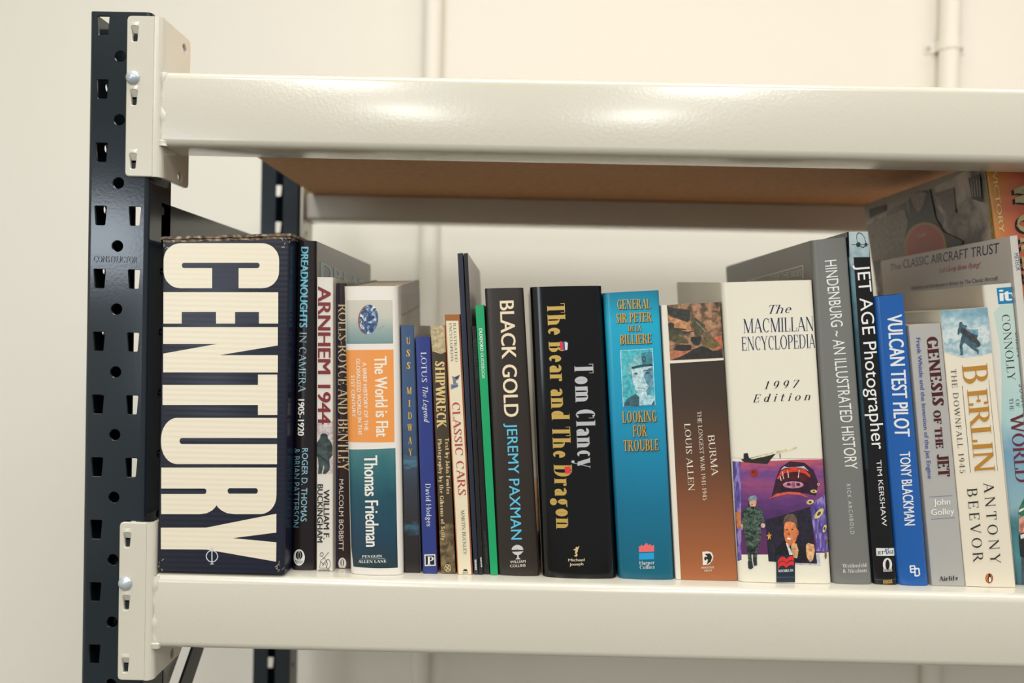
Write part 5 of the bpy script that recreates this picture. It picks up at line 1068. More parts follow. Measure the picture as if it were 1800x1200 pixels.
('p','s','emblem',1,(226,229,232),0,[13.6,222.7,16.7,222.2,16.6,221.1,13.5,221.7]),
('p','s','emblem',1,(226,229,232),0,[16.1,221.7,16.1,227.1,17.3,227,17.2,221.6]),
]),
dict(name='paperback_book',label='silver-grey paperback, GENESIS OF THE JET in dark maroon capitals',cat='book',kind='paper',x=354.85,y=20,c=[(-13.52,0),(13.52,0),(-38.57,211.32),(-12.63,213.96)],W=26.49,H=212.64,depth=130,bulge=0.4,r=1,rise=0,rough=0.36,spine=(176,174,170),left=(200,196,186),right=(170,168,165),pages=(222,208,178),prints=[
('t','s','lettering',3,(74,22,26),0,'S','GENESIS',(13.4,10.57),(0.22,55.76),(9.2,-0.19),0,0.03),
('t','s','lettering',3,(74,22,26),0,'S','OF THE',(13.39,69.98),(-0.51,30.7),(6.06,-0.17),0,0.03),
('t','s','lettering',3,(74,22,26),0,'S','JET',(13.12,105.41),(-0.36,18.49),(9.31,-0.39),0,0.03),
('t','s','lettering',3,(66,80,156),0,'n','Frank Whittle and the Invention of the Jet Engine',(4.97,10.49),(-0.82,114.77),(3.22,-0.04),0,0.02),
('t','s','lettering',3,(236,236,232),0,'n','John',(6.71,146.84),(13.4,-0.57),(0.19,-4.87),0,0.02),
('t','s','lettering',3,(236,236,232),0,'n','Golley',(4.02,154.99),(18.74,-0.88),(0.19,-4.89),0,0.02),
('p','s','lettering',1,(96,108,150),0,[4,140.4,22.8,139.4,22.8,139,4,140]),
('p','s','lettering',1,(96,108,150),0,[4,158.6,23,157.3,23,156.9,4,158.2]),
('t','s','lettering',3,(48,48,50),0,'S','Airlife',(5.67,208.9),(15.04,-1.28),(0.11,-3.72),0,0),
]),
dict(name='paperback_book',label='cream paperback, BERLIN THE DOWNFALL 1945 in gold, snowy ruin picture with running man',cat='book',kind='paper',x=389.15,y=20,c=[(-20.31,0),(20.31,0),(-47.61,223.64),(-9.14,227.69)],W=39.55,H=225.66,depth=130,bulge=0.8,r=1.2,rise=0,rough=0.4,spine=(231,221,201),left=(232,224,204),right=(225,215,196),pages=(222,208,178),prints=[
('p','s','picture',1,'ruins',0,[0.2,0,39.9,0.2,39.8,36.6,29.1,38.5,13.7,39.1,0.5,34]),
('p','s','picture',2,(64,92,104),0,[14.2,11.1,15.1,10.1,16.8,10.4,17,12.2,18.3,12.7,20,13.2,20.8,14.8,18.9,15.2,22.2,17,29.1,17.3,29,21.5,27.5,24.7,30,27.8,30.2,30.4,27.6,31.7,25.9,31.8,28.3,34,27.5,37.3,26.6,37.5,26.6,35.4,22.4,32.4,18.9,28.8,16.9,26.9,15,29.3,15.1,37.2,11.7,37,12.9,35.6,12.7,29.2,14.8,22.6,15.8,20.5,14.3,18.7,12.8,20.7,12,19.8,12.6,16.1,13.9,14]),
('p','s','picture',3,(62,62,66),0,[15.6,14.2,19.6,17.4,25.9,22.9,29.3,28.2,28.6,30.7,26.3,28,21.4,25.1,17.5,20.6,15.3,17.1]),
('p','s','picture',3,(110,158,176),0,[18,15.6,22.2,17.1,29,17.5,28.7,22.3,24.4,20.3]),
('t','s','lettering',3,(184,130,44),0,'s','B',(13.12,45.25),(-0.06,15.21),(20.66,-0.6),0,0.02),
('t','s','lettering',3,(184,130,44),0,'s','ERLIN',(15.27,65.32),(-0.04,66.94),(16.38,-0.69),0,0.02),
('p','s','lettering',1,(70,66,60),0,[33.9,58,33.8,131.6,34.1,131.6,34.2,58]),
('p','s','lettering',1,(70,66,60),0,[11.7,61.8,11.6,132.6,12,132.6,12.1,61.8]),
('t','s','lettering',3,(80,72,60),0,'s','THE DOWNFALL 1945',(3.73,47.95),(-0.35,84.76),(4.25,-0.15),0.12,0),
('t','s','lettering',3,(38,36,34),0,'s','ANTONY',(21.13,140.72),(-0.45,66.01),(8.12,-0.57),0.25,0),
('t','s','lettering',3,(38,36,34),0,'s','BEEVOR',(7.63,145.38),(-0.36,60.8),(7.88,-0.67),0.25,0),
('p','s','emblem',1,(226,132,72),0,[21.7,218.6,21.5,219.5,21.2,220.4,20.7,221.2,20.2,221.9,19.5,222.4,18.8,222.7,18.1,222.8,17.4,222.8,16.8,222.4,16.3,222,15.8,221.3,15.5,220.5,15.4,219.6,15.4,218.7,15.6,217.8,15.9,216.9,16.3,216.1,16.9,215.4,17.5,214.9,18.2,214.5,18.9,214.4,19.6,214.5,20.2,214.8,20.8,215.3,21.2,216,21.5,216.8,21.7,217.6]),
('p','s','emblem',2,(40,34,30),0,[21.3,218.6,21.2,219.4,20.9,219.3,21,218.6]),
('p','s','emblem',2,(40,34,30),0,[21.2,219.4,20.9,220.2,20.6,220.1,20.9,219.3]),
('p','s','emblem',2,(40,34,30),0,[20.9,220.2,20.5,221,20.3,220.7,20.6,220.1]),
('p','s','emblem',2,(40,34,30),0,[20.5,221,20,221.6,19.8,221.3,20.3,220.7]),
('p','s','emblem',2,(40,34,30),0,[20,221.6,19.4,222.1,19.3,221.7,19.8,221.3]),
('p','s','emblem',2,(40,34,30),0,[19.4,222.1,18.8,222.4,18.8,222,19.3,221.7]),
('p','s','emblem',2,(40,34,30),0,[18.8,222.4,18.1,222.5,18.2,222.1,18.8,222]),
('p','s','emblem',2,(40,34,30),0,[18.1,222.5,17.5,222.4,17.6,222,18.2,222.1]),
('p','s','emblem',2,(40,34,30),0,[17.5,222.4,17,222.1,17.1,221.8,17.6,222]),
('p','s','emblem',2,(40,34,30),0,[17,222.1,16.5,221.7,16.7,221.4,17.1,221.8]),
('p','s','emblem',2,(40,34,30),0,[16.5,221.7,16.1,221.1,16.4,220.8,16.7,221.4]),
('p','s','emblem',2,(40,34,30),0,[16.1,221.1,15.8,220.4,16.1,220.2,16.4,220.8]),
('p','s','emblem',2,(40,34,30),0,[15.8,220.4,15.7,219.6,16,219.5,16.1,220.2]),
('p','s','emblem',2,(40,34,30),0,[15.7,219.6,15.7,218.7,16,218.7,16,219.5]),
('p','s','emblem',2,(40,34,30),0,[15.7,218.7,15.9,217.8,16.1,217.9,16,218.7]),
('p','s','emblem',2,(40,34,30),0,[15.9,217.8,16.2,217,16.4,217.2,16.1,217.9]),
('p','s','emblem',2,(40,34,30),0,[16.2,217,16.6,216.3,16.8,216.5,16.4,217.2]),
('p','s','emblem',2,(40,34,30),0,[16.6,216.3,17.1,215.7,17.2,216,16.8,216.5]),
('p','s','emblem',2,(40,34,30),0,[17.1,215.7,17.6,215.2,17.7,215.5,17.2,216]),
('p','s','emblem',2,(40,34,30),0,[17.6,215.2,18.2,214.9,18.3,215.3,17.7,215.5]),
('p','s','emblem',2,(40,34,30),0,[18.2,214.9,18.9,214.8,18.8,215.2,18.3,215.3]),
('p','s','emblem',2,(40,34,30),0,[18.9,214.8,19.5,214.9,19.4,215.2,18.8,215.2]),
('p','s','emblem',2,(40,34,30),0,[19.5,214.9,20.1,215.1,19.9,215.5,19.4,215.2]),
('p','s','emblem',2,(40,34,30),0,[20.1,215.1,20.5,215.6,20.3,215.9,19.9,215.5]),
('p','s','emblem',2,(40,34,30),0,[20.5,215.6,20.9,216.2,20.7,216.4,20.3,215.9]),
('p','s','emblem',2,(40,34,30),0,[20.9,216.2,21.2,216.9,20.9,217.1,20.7,216.4]),
('p','s','emblem',2,(40,34,30),0,[21.2,216.9,21.3,217.7,21,217.8,20.9,217.1]),
('p','s','emblem',2,(40,34,30),0,[21.3,217.7,21.3,218.6,21,218.6,21,217.8]),
('p','s','emblem',3,(34,32,32),0,[20.1,218.9,20,219.6,19.8,220.2,19.6,220.8,19.3,221.2,19,221.6,18.7,221.8,18.3,221.9,18,221.8,17.7,221.6,17.4,221.3,17.2,220.8,17.1,220.3,17.1,219.7,17.1,219,17.2,218.4,17.4,217.8,17.6,217.2,17.9,216.8,18.2,216.4,18.5,216.2,18.9,216.1,19.2,216.2,19.5,216.4,19.8,216.7,19.9,217.2,20.1,217.7,20.1,218.3]),
('p','s','emblem',4,(235,228,215),0,[19.6,219.4,19.5,219.9,19.4,220.4,19.3,220.8,19.1,221.1,18.9,221.4,18.7,221.6,18.5,221.6,18.3,221.6,18.1,221.4,17.9,221.2,17.8,220.8,17.7,220.4,17.7,220,17.7,219.5,17.8,219,17.9,218.5,18.1,218.1,18.2,217.8,18.4,217.5,18.7,217.4,18.9,217.3,19.1,217.3,19.2,217.5,19.4,217.8,19.5,218.1,19.6,218.5,19.6,219]),
('p','s','emblem',4,(34,32,32),0,[19.6,216,19.5,216.2,19.5,216.4,19.3,216.6,19.2,216.7,19,216.8,18.9,216.9,18.7,216.9,18.5,216.9,18.3,216.9,18.2,216.8,18.1,216.6,18,216.4,17.9,216.2,17.9,216,18,215.8,18.1,215.6,18.2,215.4,18.3,215.2,18.5,215.1,18.7,215.1,18.9,215,19,215,19.2,215.1,19.3,215.2,19.4,215.4,19.5,215.6,19.6,215.8]),
]),
dict(name='hardback_book',label='pale turquoise hardback with small blue square at top, figure in green bobble hat',cat='book',kind='hard',x=425.52,y=29,c=[(-10.17,0),(10.17,0),(-44.96,245.95),(-20.91,248.32)],W=22.19,H=247.13,depth=150,bulge=1,r=2.5,rise=0,rough=0.25,spine=(226,222,210),left=(226,214,192),right=(180,200,200),pages=(222,208,178),prints=[
('p','s','picture',1,'seaside',0,[5.9,77.7,7.5,51.6,5.3,23.1,27.9,0.1,33.3,251,0.1,251.1,1.6,117.9]),
('p','s','emblem',2,(28,130,180),0,[9.3,3.3,29.1,3.1,29.1,16.8,9.4,16.5]),
('t','s','emblem',3,(240,240,236),0,'n','itv',(10.61,14.07),(17.54,0.15),(0.35,-9.73),0,0.06),
('t','s','lettering',3,(48,48,48),0,'s','CONNOLLY',(10.81,25.5),(-0.41,54.05),(6.46,-0.19),0,0),
('t','s','lettering',3,(48,48,48),0,'s','BILLY',(20.19,40.47),(0.07,21.7),(7.72,-0.13),0,0),
('t','s','lettering',3,(60,58,58),0,'s','OF',(14.95,95),(-0.12,6.53),(3.37,-0.1),0,0),
('t','s','lettering',3,(60,58,58),0,'s','THE',(9.91,93.69),(-0.31,10.34),(3.21,-0.1),0,0),
('t','s','lettering',3,(96,70,72),0,'s','JOURNEY',(18.83,82.65),(2.33,31.17),(8.97,-0.55),0,0),
('t','s','lettering',3,(104,40,52),0,'s','WORLD',(9.36,106.42),(-1.11,56.52),(11.03,-0.42),0,0.02),
('p','s','picture',4,(44,104,72),0,[7.4,188.4,8.9,183.6,12.3,178,13.9,175.6,18.6,175.8,18.8,190.1,13.3,191.6]),
('p','s','picture',5,(220,222,215),0,[8,185.5,14.3,182.8,17.7,183.7,17.5,185.6,12.3,185.5,8.1,187.4]),
('p','s','picture',4,(206,150,126),0,[7.4,192.4,13.6,189.2,17.1,189.3,15.4,204.4,9.2,206,6.3,202.8]),
('p','s','picture',5,(180,110,96),0,[10.3,200.4,10.2,201.3,10,202.2,9.7,203,9.3,203.7,9,204.2,8.6,204.5,8.2,204.6,7.9,204.5,7.6,204.2,7.3,203.7,7.1,203,7,202.2,7,201.3,7,200.4,7.2,199.5,7.4,198.6,7.7,197.8,8,197.2,8.4,196.7,8.8,196.3,9.1,196.2,9.5,196.3,9.8,196.6,10.1,197.1,10.2,197.8,10.4,198.6,10.4,199.5]),
('p','s','picture',4,(34,34,38),0,[5.8,206.1,12.1,202.8,17.3,202.8,14.6,226.8,7.9,225.2,5.2,223.7]),
('p','s','picture',4,(66,70,76),0,[6,225.3,14.8,225.2,13.7,250.8,4.3,251.1]),
('p','s','picture',5,(214,210,206),0,[7.1,206,11.9,204.4,11.5,208.4,7.2,209.2]),
]),
dict(name='paperback_book',label='thin tall white paperback, AIRCRAFT TRUST across its wide back cover, narrow white spine',cat='book',kind='paper',x=440.42,y=28,c=[(-3.73,0),(3.73,0),(-39.76,286.41),(-33.51,287.24)],W=6.86,H=286.82,depth=245,bulge=0,r=0.5,rise=0,rough=0.35,spine=(214,210,200),left=(228,220,212),right=(200,196,188),pages=(222,208,178),prints=[
('t','s','lettering',3,(40,76,128),0,'n','METEOR',(2.28,14.47),(0.37,14.25),(3.7,-0.07),0,0.01),
('t','l','lettering',3,(46,42,84),0,'n','The',(222.83,12.04),(-25.79,0.16),(-1.41,-6.37),0,0),
('t','l','lettering',3,(46,42,84),0,'n','CLASSIC AIRCRAFT TRUST',(192.13,12),(-174.81,0.22),(-1.81,-8.49),0,0.01),
('t','l','lettering',3,(186,56,52),0,'i',"Let's keep them flying!",(118.32,21.92),(-71.55,-0.34),(-0.9,-4.63),0,0.02),
('t','l','lettering',3,(78,74,74),0,'n','Published and distributed in Britain by The Classic Aircraft',(178.06,35.37),(-155.79,-0.72),(-0.75,-3.6),0,0),
]),
dict(name='hardback_book',label='tall orange-spined hardback behind the white aircraft book, grey wartime photograph on its back',cat='book',kind='hard',x=488.86,y=62,c=[(-30.35,0),(30.35,0),(-92.18,354.38),(-41.16,357.33)],W=55.85,H=355.85,depth=250,bulge=1,r=3,rise=0,rough=0.3,spine='orange',left=(150,140,128),right=(180,80,50),pages=(222,208,178),prints=[
('t','s','lettering',3,(226,206,150),0,'n','VICTORY',(5.06,9.1),(-1.03,53.15),(4.37,-0.34),0,0.03),
('t','s','lettering',2,(24,26,26),0,'S','W',(20.35,20.82),(-0.84,21.31),(18.03,-1.36),0,0.03),
('t','s','lettering',3,(176,164,120),0,'S','W',(22.66,19.44),(-0.86,21.3),(18.12,-1.37),0,0.03),
('t','s','lettering',2,(24,26,26),0,'S','O',(19.28,48.03),(-1.13,15.87),(17.73,-0.94),0,0.03),
('t','s','lettering',3,(176,164,120),0,'S','O',(21.55,46.63),(-1.14,15.87),(17.82,-0.94),0,0.03),
('t','s','lettering',2,(24,26,26),0,'S','R',(18.79,67.33),(-0.34,12.49),(17.59,-1.67),0,0.03),
('t','s','lettering',3,(176,164,120),0,'S','R',(21.04,65.92),(-0.35,12.49),(17.68,-1.67),0,0.03),
('t','s','lettering',2,(24,26,26),0,'S','L',(17.68,83.22),(-0.27,11.37),(17.43,-1.77),0,0.03),
('t','s','lettering',3,(176,164,120),0,'S','L',(19.91,81.81),(-0.28,11.36),(17.51,-1.77),0,0.03),
('t','s','lettering',2,(24,26,26),0,'S','D',(17.05,96.86),(-0.21,12.51),(17.31,-1.91),0,0.03),
('t','s','lettering',3,(176,164,120),0,'S','D',(19.27,95.44),(-0.22,12.51),(17.39,-1.91),0,0.03),
('p','l','picture',1,'warphoto',0,[-0.8,0.2,-2.8,22.9,9.2,164.7,245.1,171.2,263.2,21]),
('p','l','picture',2,(176,150,60),0,[-3.8,-1.2,1,3.7,4.8,65.9,-1.9,66.7,-4.7,8.7]),
('p','l','picture',2,(150,142,130),0,[256.6,25.1,227.2,21,197.6,19.9,151.6,19.1,148.3,40.8,166.5,66.4,251.8,65.4]),
('p','l','picture',3,(72,70,68),0,[160.3,46.6,143.3,25,141.5,11.2,125,5.7,95.6,8.4,92.7,36.5,81.7,51,50.3,63.1,53.3,67,131.8,67.1,166.5,66.4]),
('p','l','picture',4,(146,134,122),0,[137,4.9,113.7,7.6,103,10.5,112.8,20.2,124.2,26.5,131.8,19.7]),
('p','l','picture',3,(44,38,36),0,[236,6.9,193.6,8.1,195.6,14,238,17]),
('p','l','picture',3,(120,110,100),0,[88,12.9,52.5,13.5,55.1,37.3,76,31.1]),
('p','l','picture',3,(52,50,50),0,[26.2,9.9,7.7,9.3,10.5,33.6,25.5,28.2]),
('p','l','picture',4,(150,140,130),0,[22.9,11.5,21.4,11.4,23.2,26.6,24.7,26.5]),
('p','l','picture',4,(150,140,130),0,[18.7,12.3,17.2,12.1,19,27.2,20.4,27.2]),
('p','l','picture',4,(150,140,130),0,[14.5,13,13,12.9,14.8,27.9,16.2,27.9]),
('p','l','picture',4,(150,140,130),0,[10.3,13.8,8.9,13.6,10.7,28.6,12.1,28.6]),
('p','l','emblem',5,(176,130,54),0,[79.9,65.4,82.3,70.3,86.5,74.9,92.5,78.9,100,82.1,108.6,84.3,118,85.5,127.8,85.4,137.4,84.1,146.3,81.6,154.1,77.9,160.2,73.4,164.3,68.2,166.2,62.5,165.6,56.8,162.6,51.4,157.5,46.5,150.5,42.4,142.1,39.4,132.8,37.6,123.1,37,113.4,37.6,104.4,39.4,96.3,42.2,89.5,45.9,84.3,50.3,80.9,55.1,79.4,60.2]),
('p','l','emblem',6,(186,66,44),0,[84.7,65.1,86.9,69.6,90.7,73.8,96,77.5,102.7,80.4,110.3,82.4,118.6,83.4,127.1,83.3,135.6,82.2,143.3,79.9,150.1,76.6,155.4,72.5,158.9,67.8,160.4,62.8,159.9,57.6,157.3,52.7,152.8,48.3,146.7,44.6,139.3,41.8,131.2,40.1,122.6,39.5,114.2,40,106.2,41.6,99,44.1,93.1,47.4,88.5,51.4,85.5,55.7,84.2,60.4]),
('t','l','emblem',7,(220,200,180),0,'n','THE',(133.6,50.94),(-17.57,-0.79),(-0.77,-2.52),0,0.03),
('t','l','emblem',7,(150,84,50),0,'S','50th',(140.7,64.55),(-39.51,0.91),(-2.61,-8.5),0,0),
]),
]

# ------------------------------------------------------------------ the room
def structure(name, mb, mat, smooth=None):
    o = mb.build(name, mat, None, smooth)
    o.location = (0, 0, EYE)
    return tag(o, kind='structure')


structure('wall_back', MB().box(-2600, 3000, 680, 750, -1500, 1200), WALL)
structure('wall_left', MB().box(-2700, -2600, -4600, 750, -1500, 1200), WALL)
structure('floor', MB().box(-2600, 3000, -4600, 680, -1560, -1500), FLOOR)
structure('ceiling', MB().box(-2600, 3000, -4600, 680, 1200, 1260), WALL)


def conduit(x, rad, saddles, label):
    root = empty('conduit_pipe', W3(x, 680 - rad - 2, -1500))
    tag(root, label, 'pipe', 'conduit pipes on the back wall')
    n = 24
    ring = lambda z: [(rad * math.cos(2 * math.pi * i / n), rad * math.sin(2 * math.pi * i / n), z) for i in range(n)]
    MB().prism(ring(0), ring(2699), True).build('pipe', PIPE, root, 40)
    for z in saddles:
        z += 1500
        m = MB()
        r1, r0 = rad + 1.6, rad + 0.1
        pts = [(-rad - 17, rad + 1.6), (-r1, rad + 1.6)] + [(-r1 * math.cos(a), -r1 * math.sin(a)) for a in [math.pi * i / 12 for i in range(13)]] + [(r1, rad + 1.6), (rad + 17, rad + 1.6)]
        inn = [(-rad - 17, rad + 0.1), (-r1 - 0, rad + 0.1)] + [(-r0 * math.cos(a), -r0 * math.sin(a)) for a in [math.pi * i / 12 for i in range(13)]] + [(r1, rad + 0.1), (rad + 17, rad + 0.1)]
        for i in range(len(pts) - 1):
            a, b, c, d = pts[i], pts[i + 1], inn[i + 1], inn[i]
            m.prism([(p[0], p[1], z - 8) for p in (a, b, c, d)], [(p[0], p[1], z + 8) for p in (a, b, c, d)])
        sd = m.build('saddle_clip', PIPE, root)
        for sx in (-1, 1):
            dome(sx * (rad + 11), rad + 0.1, z, 4.2, 2.4).build('screw', ZINC, sd, 60)


def dome(x, y, z, r, h, n=20):
    """low round head facing -y"""
    m = MB()
    rows = []
    for k in range(6):
        a = math.pi / 2 * k / 5
        rr, hh = r * math.cos(a), h * math.sin(a)
        rows.append([(x + rr * math.cos(2 * math.pi * i / n), y - hh, z + rr * math.sin(2 * math.pi * i / n)) for i in range(n)])
    for k in range(5):
        m.prism(rows[k], rows[k + 1], False)
    m.add(rows[0], [tuple(range(n))])
    return m


conduit(-146, 14, (), 'plain cream wall pipe seen between the globe-picture book and tall thin booklets')
conduit(667, 15, (462, -900), 'cream wall pipe held by a screwed saddle clip, above the top beam')

# ------------------------------------------------------------------ the rack
RACK = empty('shelving_rack', W3(-320, 242, -1500))
tag(RACK, 'dark blue-grey perforated rack uprights joined by glossy cream beams', 'shelving rack')
RO = (320, -242, 1500)      # rack-local = camera-level coordinates + RO
PX0, PX1 = -345.0, -296.0   # upright
BAY = 1500.0
ZT, ZL = 199.0, -201.0      # tops of the two beams


def upright(mx, my):
    """mx, my map rack coordinates for mirrored uprights"""
    m = MB()
    w = PX1 - PX0
    cx = (PX0 + PX1) / 2
    top, bot = 245.0, -1494.0
    r = 3.5
    z1, k = top, 0
    while z1 > bot + 1:      # one 50 mm repeat of the punching at a time
        z0 = max(234 - 50 * k - 37, bot)
        z = 234 - 50 * k
        holes = []
        if z - 9 > z0:
            holes += [slot(cx - 13.6, z, 9.4, 7.4, 15), slot(cx + 13.8, z, 9.4, 7.4, 15)]
        if z - 30 > z0:
            holes.append(circle(cx + 0.2, z - 24, 4.4, 16))
        vs, fs = plate([(PX0 + r, z0), (PX1 - r, z0), (PX1 - r, z1), (PX0 + r, z1)], holes, 2.0, 0.35, False)
        m.add([(x, y, z) for x, y, z in vs], fs)
        z1, k = z0, k + 1
    # rounded corners and side flanges
    for sgn, ex in ((1, PX1), (-1, PX0)):
        prof = [(ex - sgn * r, 0.02)] + [(ex - sgn * (r - r * math.sin(a)), r - r * math.cos(a)) for a in [math.pi / 2 * i / 5 for i in range(1, 6)]] + [(ex, 42)]
        inn = [(ex - sgn * r, 2.0)] + [(ex - sgn * (r - (r - 2) * math.sin(a)), r - (r - 2) * math.cos(a)) for a in [math.pi / 2 * i / 5 for i in range(1, 6)]] + [(ex - sgn * 2, 42)]
        for i in range(len(prof) - 2):
            a, b, c, d = prof[i], prof[i + 1], inn[i + 1], inn[i]
            m.prism([(p[0], p[1], bot) for p in (a, b, c, d)], [(p[0], p[1], top) for p in (a, b, c, d)])
        z1, k = top, 0
        while z1 > bot + 1:
            z0 = max(210 - 50 * k, bot)
            hs = [circle(26, z1 - 18, 3.4, 12)] if z1 - z0 > 30 else []
            vs, fs = plate([(r, z0), (42, z0), (42, z1), (r, z1)], hs, 2.0, 0.2, False)
            m.add([(ex - sgn * y, x, z) for x, y, z in vs], fs)
            z1, k = z0, k + 1
        m.box(min(ex, ex - sgn * 19.5), max(ex, ex - sgn * 19.5), 40, 42, bot, top)  # return lip
    # foot plate
    m.box(PX0 - 6, PX1 + 6, -4, 46, -1500, -1494)
    m.v = [(mx(x), my(y), z) for x, y, z in m.v]
    return m.build('upright_post', NAVY, RACK, 35, off=RO)


idn = lambda q: q
mirY = lambda y: 484 - y
mirX = lambda x: -296 + BAY - (x + 296)
post = upright(idn, idn)
upright(idn, mirY)
upright(mirX, idn)
upright(mirX, mirY)

# pressed maker's wording between the slots of the front upright
emb = MB()
for p, _k in text_polys('CONSTRUCTOR', 'n', 0.02, 0):
    q = [(PX0 + 6 + 34.5 * x, 47.0 + 5.0 * y + 0.0 * x) for x, y in p]
    n = len(q)
    emb.prism([(x, 0.2, z) for x, z in q], [(x, -0.6, z) for x, z in q])
emb.box(PX0 + 6, PX0 + 40.5, -0.35, 0.2, 44.6, 45.5)
emb.build('embossed_lettering', NAVY, post, None, off=RO)


def beam(top, my, right):
    x0, x1 = -285.5, -296 + BAY - 10.5
    prof = []
    for cy, cz, r, a0 in ((5, -6, 6, 180), (28, -3, 3, 90)):
        for i in range(6):
            a = math.radians(a0 - 90 * i / 5)
            prof.append((cy + r * math.cos(a), cz + r * math.sin(a)))
    prof += [(31, -25), (40, -25), (42, -27)]
    for cy, cz, r, a0 in ((37, -54, 5, 0), (5, -53, 6, -90)):
        for i in range(6):
            a = math.radians(a0 - 90 * i / 5)
            prof.append((cy + r * math.cos(a), cz + r * math.sin(a)))
    m = MB()
    N = 2
    for i in range(N):
        xa, xb = x0 + (x1 - x0) * i / N, x0 + (x1 - x0) * (i + 1) / N
        m.prism([(xa, my(y), top + z) for y, z in prof], [(xb, my(y), top + z) for y, z in prof], False)
    m.add([(x0, my(y), top + z) for y, z in prof], [tuple(range(len(prof)))])
    m.add([(x1, my(y), top + z) for y, z in prof], [tuple(range(len(prof)))])
    b = m.build('shelf_beam', CREAM, RACK, 40, off=RO)
    for mx in (idn, mirX):
        bracket(top, mx, my, b)
    return b


def bracket(top, mx, my, parent):
    m = MB()
    zt, zb = top + 42, top - 84
    # front flange with three tapered punched slots
    holes = [slot(-307.6, zt - 14 - 50 * k, 5.4, 4.0, 12) for k in range(3)]
    ol = [(-292, zb), (-292, zt), (-311, zt), (-313, zt - 0.8), (-313.8, zt - 3), (-313.8, zb + 3), (-313, zb + 0.8), (-311, zb)]
    vs, fs = plate(ol, holes, 3.0, 0.6)
    m.add([(x, y - 3.05, z) for x, y, z in vs], fs)
    for k in range(3):   # pressed-in tongues at the top of each slot
        z = zt - 14 - 50 * k
        m.prism([(-310.2, -3.3, z + 6.2), (-305.0, -3.3, z + 6.2), (-305.2, -0.2, z + 1.0), (-310.0, -0.2, z + 1.0)],
                [(-310.2, -2.3, z + 6.2), (-305.0, -2.3, z + 6.2), (-305.2, 0.6, z + 1.0), (-310.0, 0.6, z + 1.0)])
        m.prism([(-311.5, -3.0, z + 9.5), (-303.8, -3.0, z + 9.5), (-304.6, -3.0, z + 5.8), (-310.6, -3.0, z + 5.8)],
                [(-309, -3.6, z + 8.0), (-306.2, -3.6, z + 8.0), (-306, -3.7, z + 6.4), (-309.2, -3.7, z + 6.4)])
    # bend
    R = 6.0
    pr, inn = [], []
    for i in range(7):
        a = math.pi / 2 * i / 6
        pr.append((-292 + R * math.sin(a), -3 + R - R * math.cos(a)))
        inn.append((-292 + (R - 3) * math.sin(a), -3 + R - (R - 3) * math.cos(a)))
    for i in range(6):
        a, b, c, d = pr[i], pr[i + 1], inn[i + 1], inn[i]
        m.prism([(p[0], p[1], zb) for p in (a, b, c, d)], [(p[0], p[1], zt) for p in (a, b, c, d)])
    # side flange
    hs = [circle(41, zt - 11, 4.2, 14), circle(36, zb + 7, 4.2, 14)]
    vs, fs = plate([(3, zb), (50, zb), (53, zb + 1), (54, zb + 4), (54, zt - 4), (53, zt - 1), (50, zt), (3, zt)], hs, 3.0, 0.5)
    m.add([(-286 - y, x, z) for x, y, z in vs], fs)
    # weld bead along the beam end
    rnd = random.Random(int(top) + 7)
    rows = []
    ph = [rnd.uniform(0, 6) for _ in range(4)]
    for k in range(61):
        z = top - 1 - 58 * k / 60
        rr = 1.9 + 0.3 * math.sin(k * 0.4 + ph[0]) + 0.3 * math.sin(k * 0.17 + ph[1]) + (1.0 if k > 55 else 0)
        jx = 0.4 * math.sin(k * 0.23 + ph[2])
        rows.append([(-285.4 + jx + rr * 1.5 * math.cos(a), 0.8 + rr * math.sin(a), z) for a in [2 * math.pi * i / 12 for i in range(12)]])
    for k in range(60):
        m.prism(rows[k], rows[k + 1], False)
    m.v = [(mx(x), my(y), z) for x, y, z in m.v]
    br = m.build('end_bracket', CREAM, parent, 40, off=RO)
    b = dome(-308.4, -3.0, zt - 48.5, 5.6, 4.2)
    rows = [[(-308.4 + 3.4 * math.cos(t), y, zt - 48.5 + 3.4 * math.sin(t)) for t in [2 * math.pi * i / 12 for i in range(12)]] for y in (-3.0, 3.0)]
    b.prism(rows[0], rows[1])
    b.v = [(mx(x), my(y), z) for x, y, z in b.v]
    b.build('bolt', ZINC, parent, 60, off=RO)


for top in (ZT, ZL):
    beam(top, idn, False)
    beam(top, mirY, False)


def tie(name, p0, p1, w, t, x, mat, c=0):
    """flat or channel strut in the plane of the end frame, from (y,z) p0 to p1"""
    dy, dz = p1[0] - p0[0], p1[1] - p0[1]
    L = math.hypot(dy, dz)
    ny, nz = -dz / L * w / 2, dy / L * w / 2
    m = MB()
    q = [(p0[0] + ny, p0[1] + nz), (p1[0] + ny, p1[1] + nz), (p1[0] - ny, p1[1] - nz), (p0[0] - ny, p0[1] - nz)]
    m.prism([(x, y, z) for y, z in q], [(x + t, y, z) for y, z in q])
    if c:
        for s in (1, -1):
            k = 1 - 2 * 2.0 / w
            e = [(p0[0] + s * ny, p0[1] + s * nz), (p1[0] + s * ny, p1[1] + s * nz), (p1[0] + s * ny * k, p1[1] + s * nz * k), (p0[0] + s * ny * k, p0[1] + s * nz * k)]
            m.prism([(x, y, z) for y, z in e], [(x - c, y, z) for y, z in e])
    return m.build(name, mat, RACK, None, off=RO, bevel=0.4, seg=1)


tie('side_rail', (24, 82), (462, 82), 34, 2, -298, NAVY, 14)
tie('diagonal_brace', (30, -382), (452, -50), 26, 2.5, -300, NAVY, 0)
tie('galvanised_strut', (24, -352), (400, -57), 34, 2.0, -311, GALV, 0)


def board(top, label):
    root = MB().box(-277, 1190, 31.4, 452.6, top - 24.85, top - 0.05).build('shelf_board', CHIP, None, None, off=(0, 0, 0), bevel=0.8, seg=1)
    root.location = (0, 0, EYE)
    tag(root, label, 'shelf board', 'fibreboard shelves of the rack')


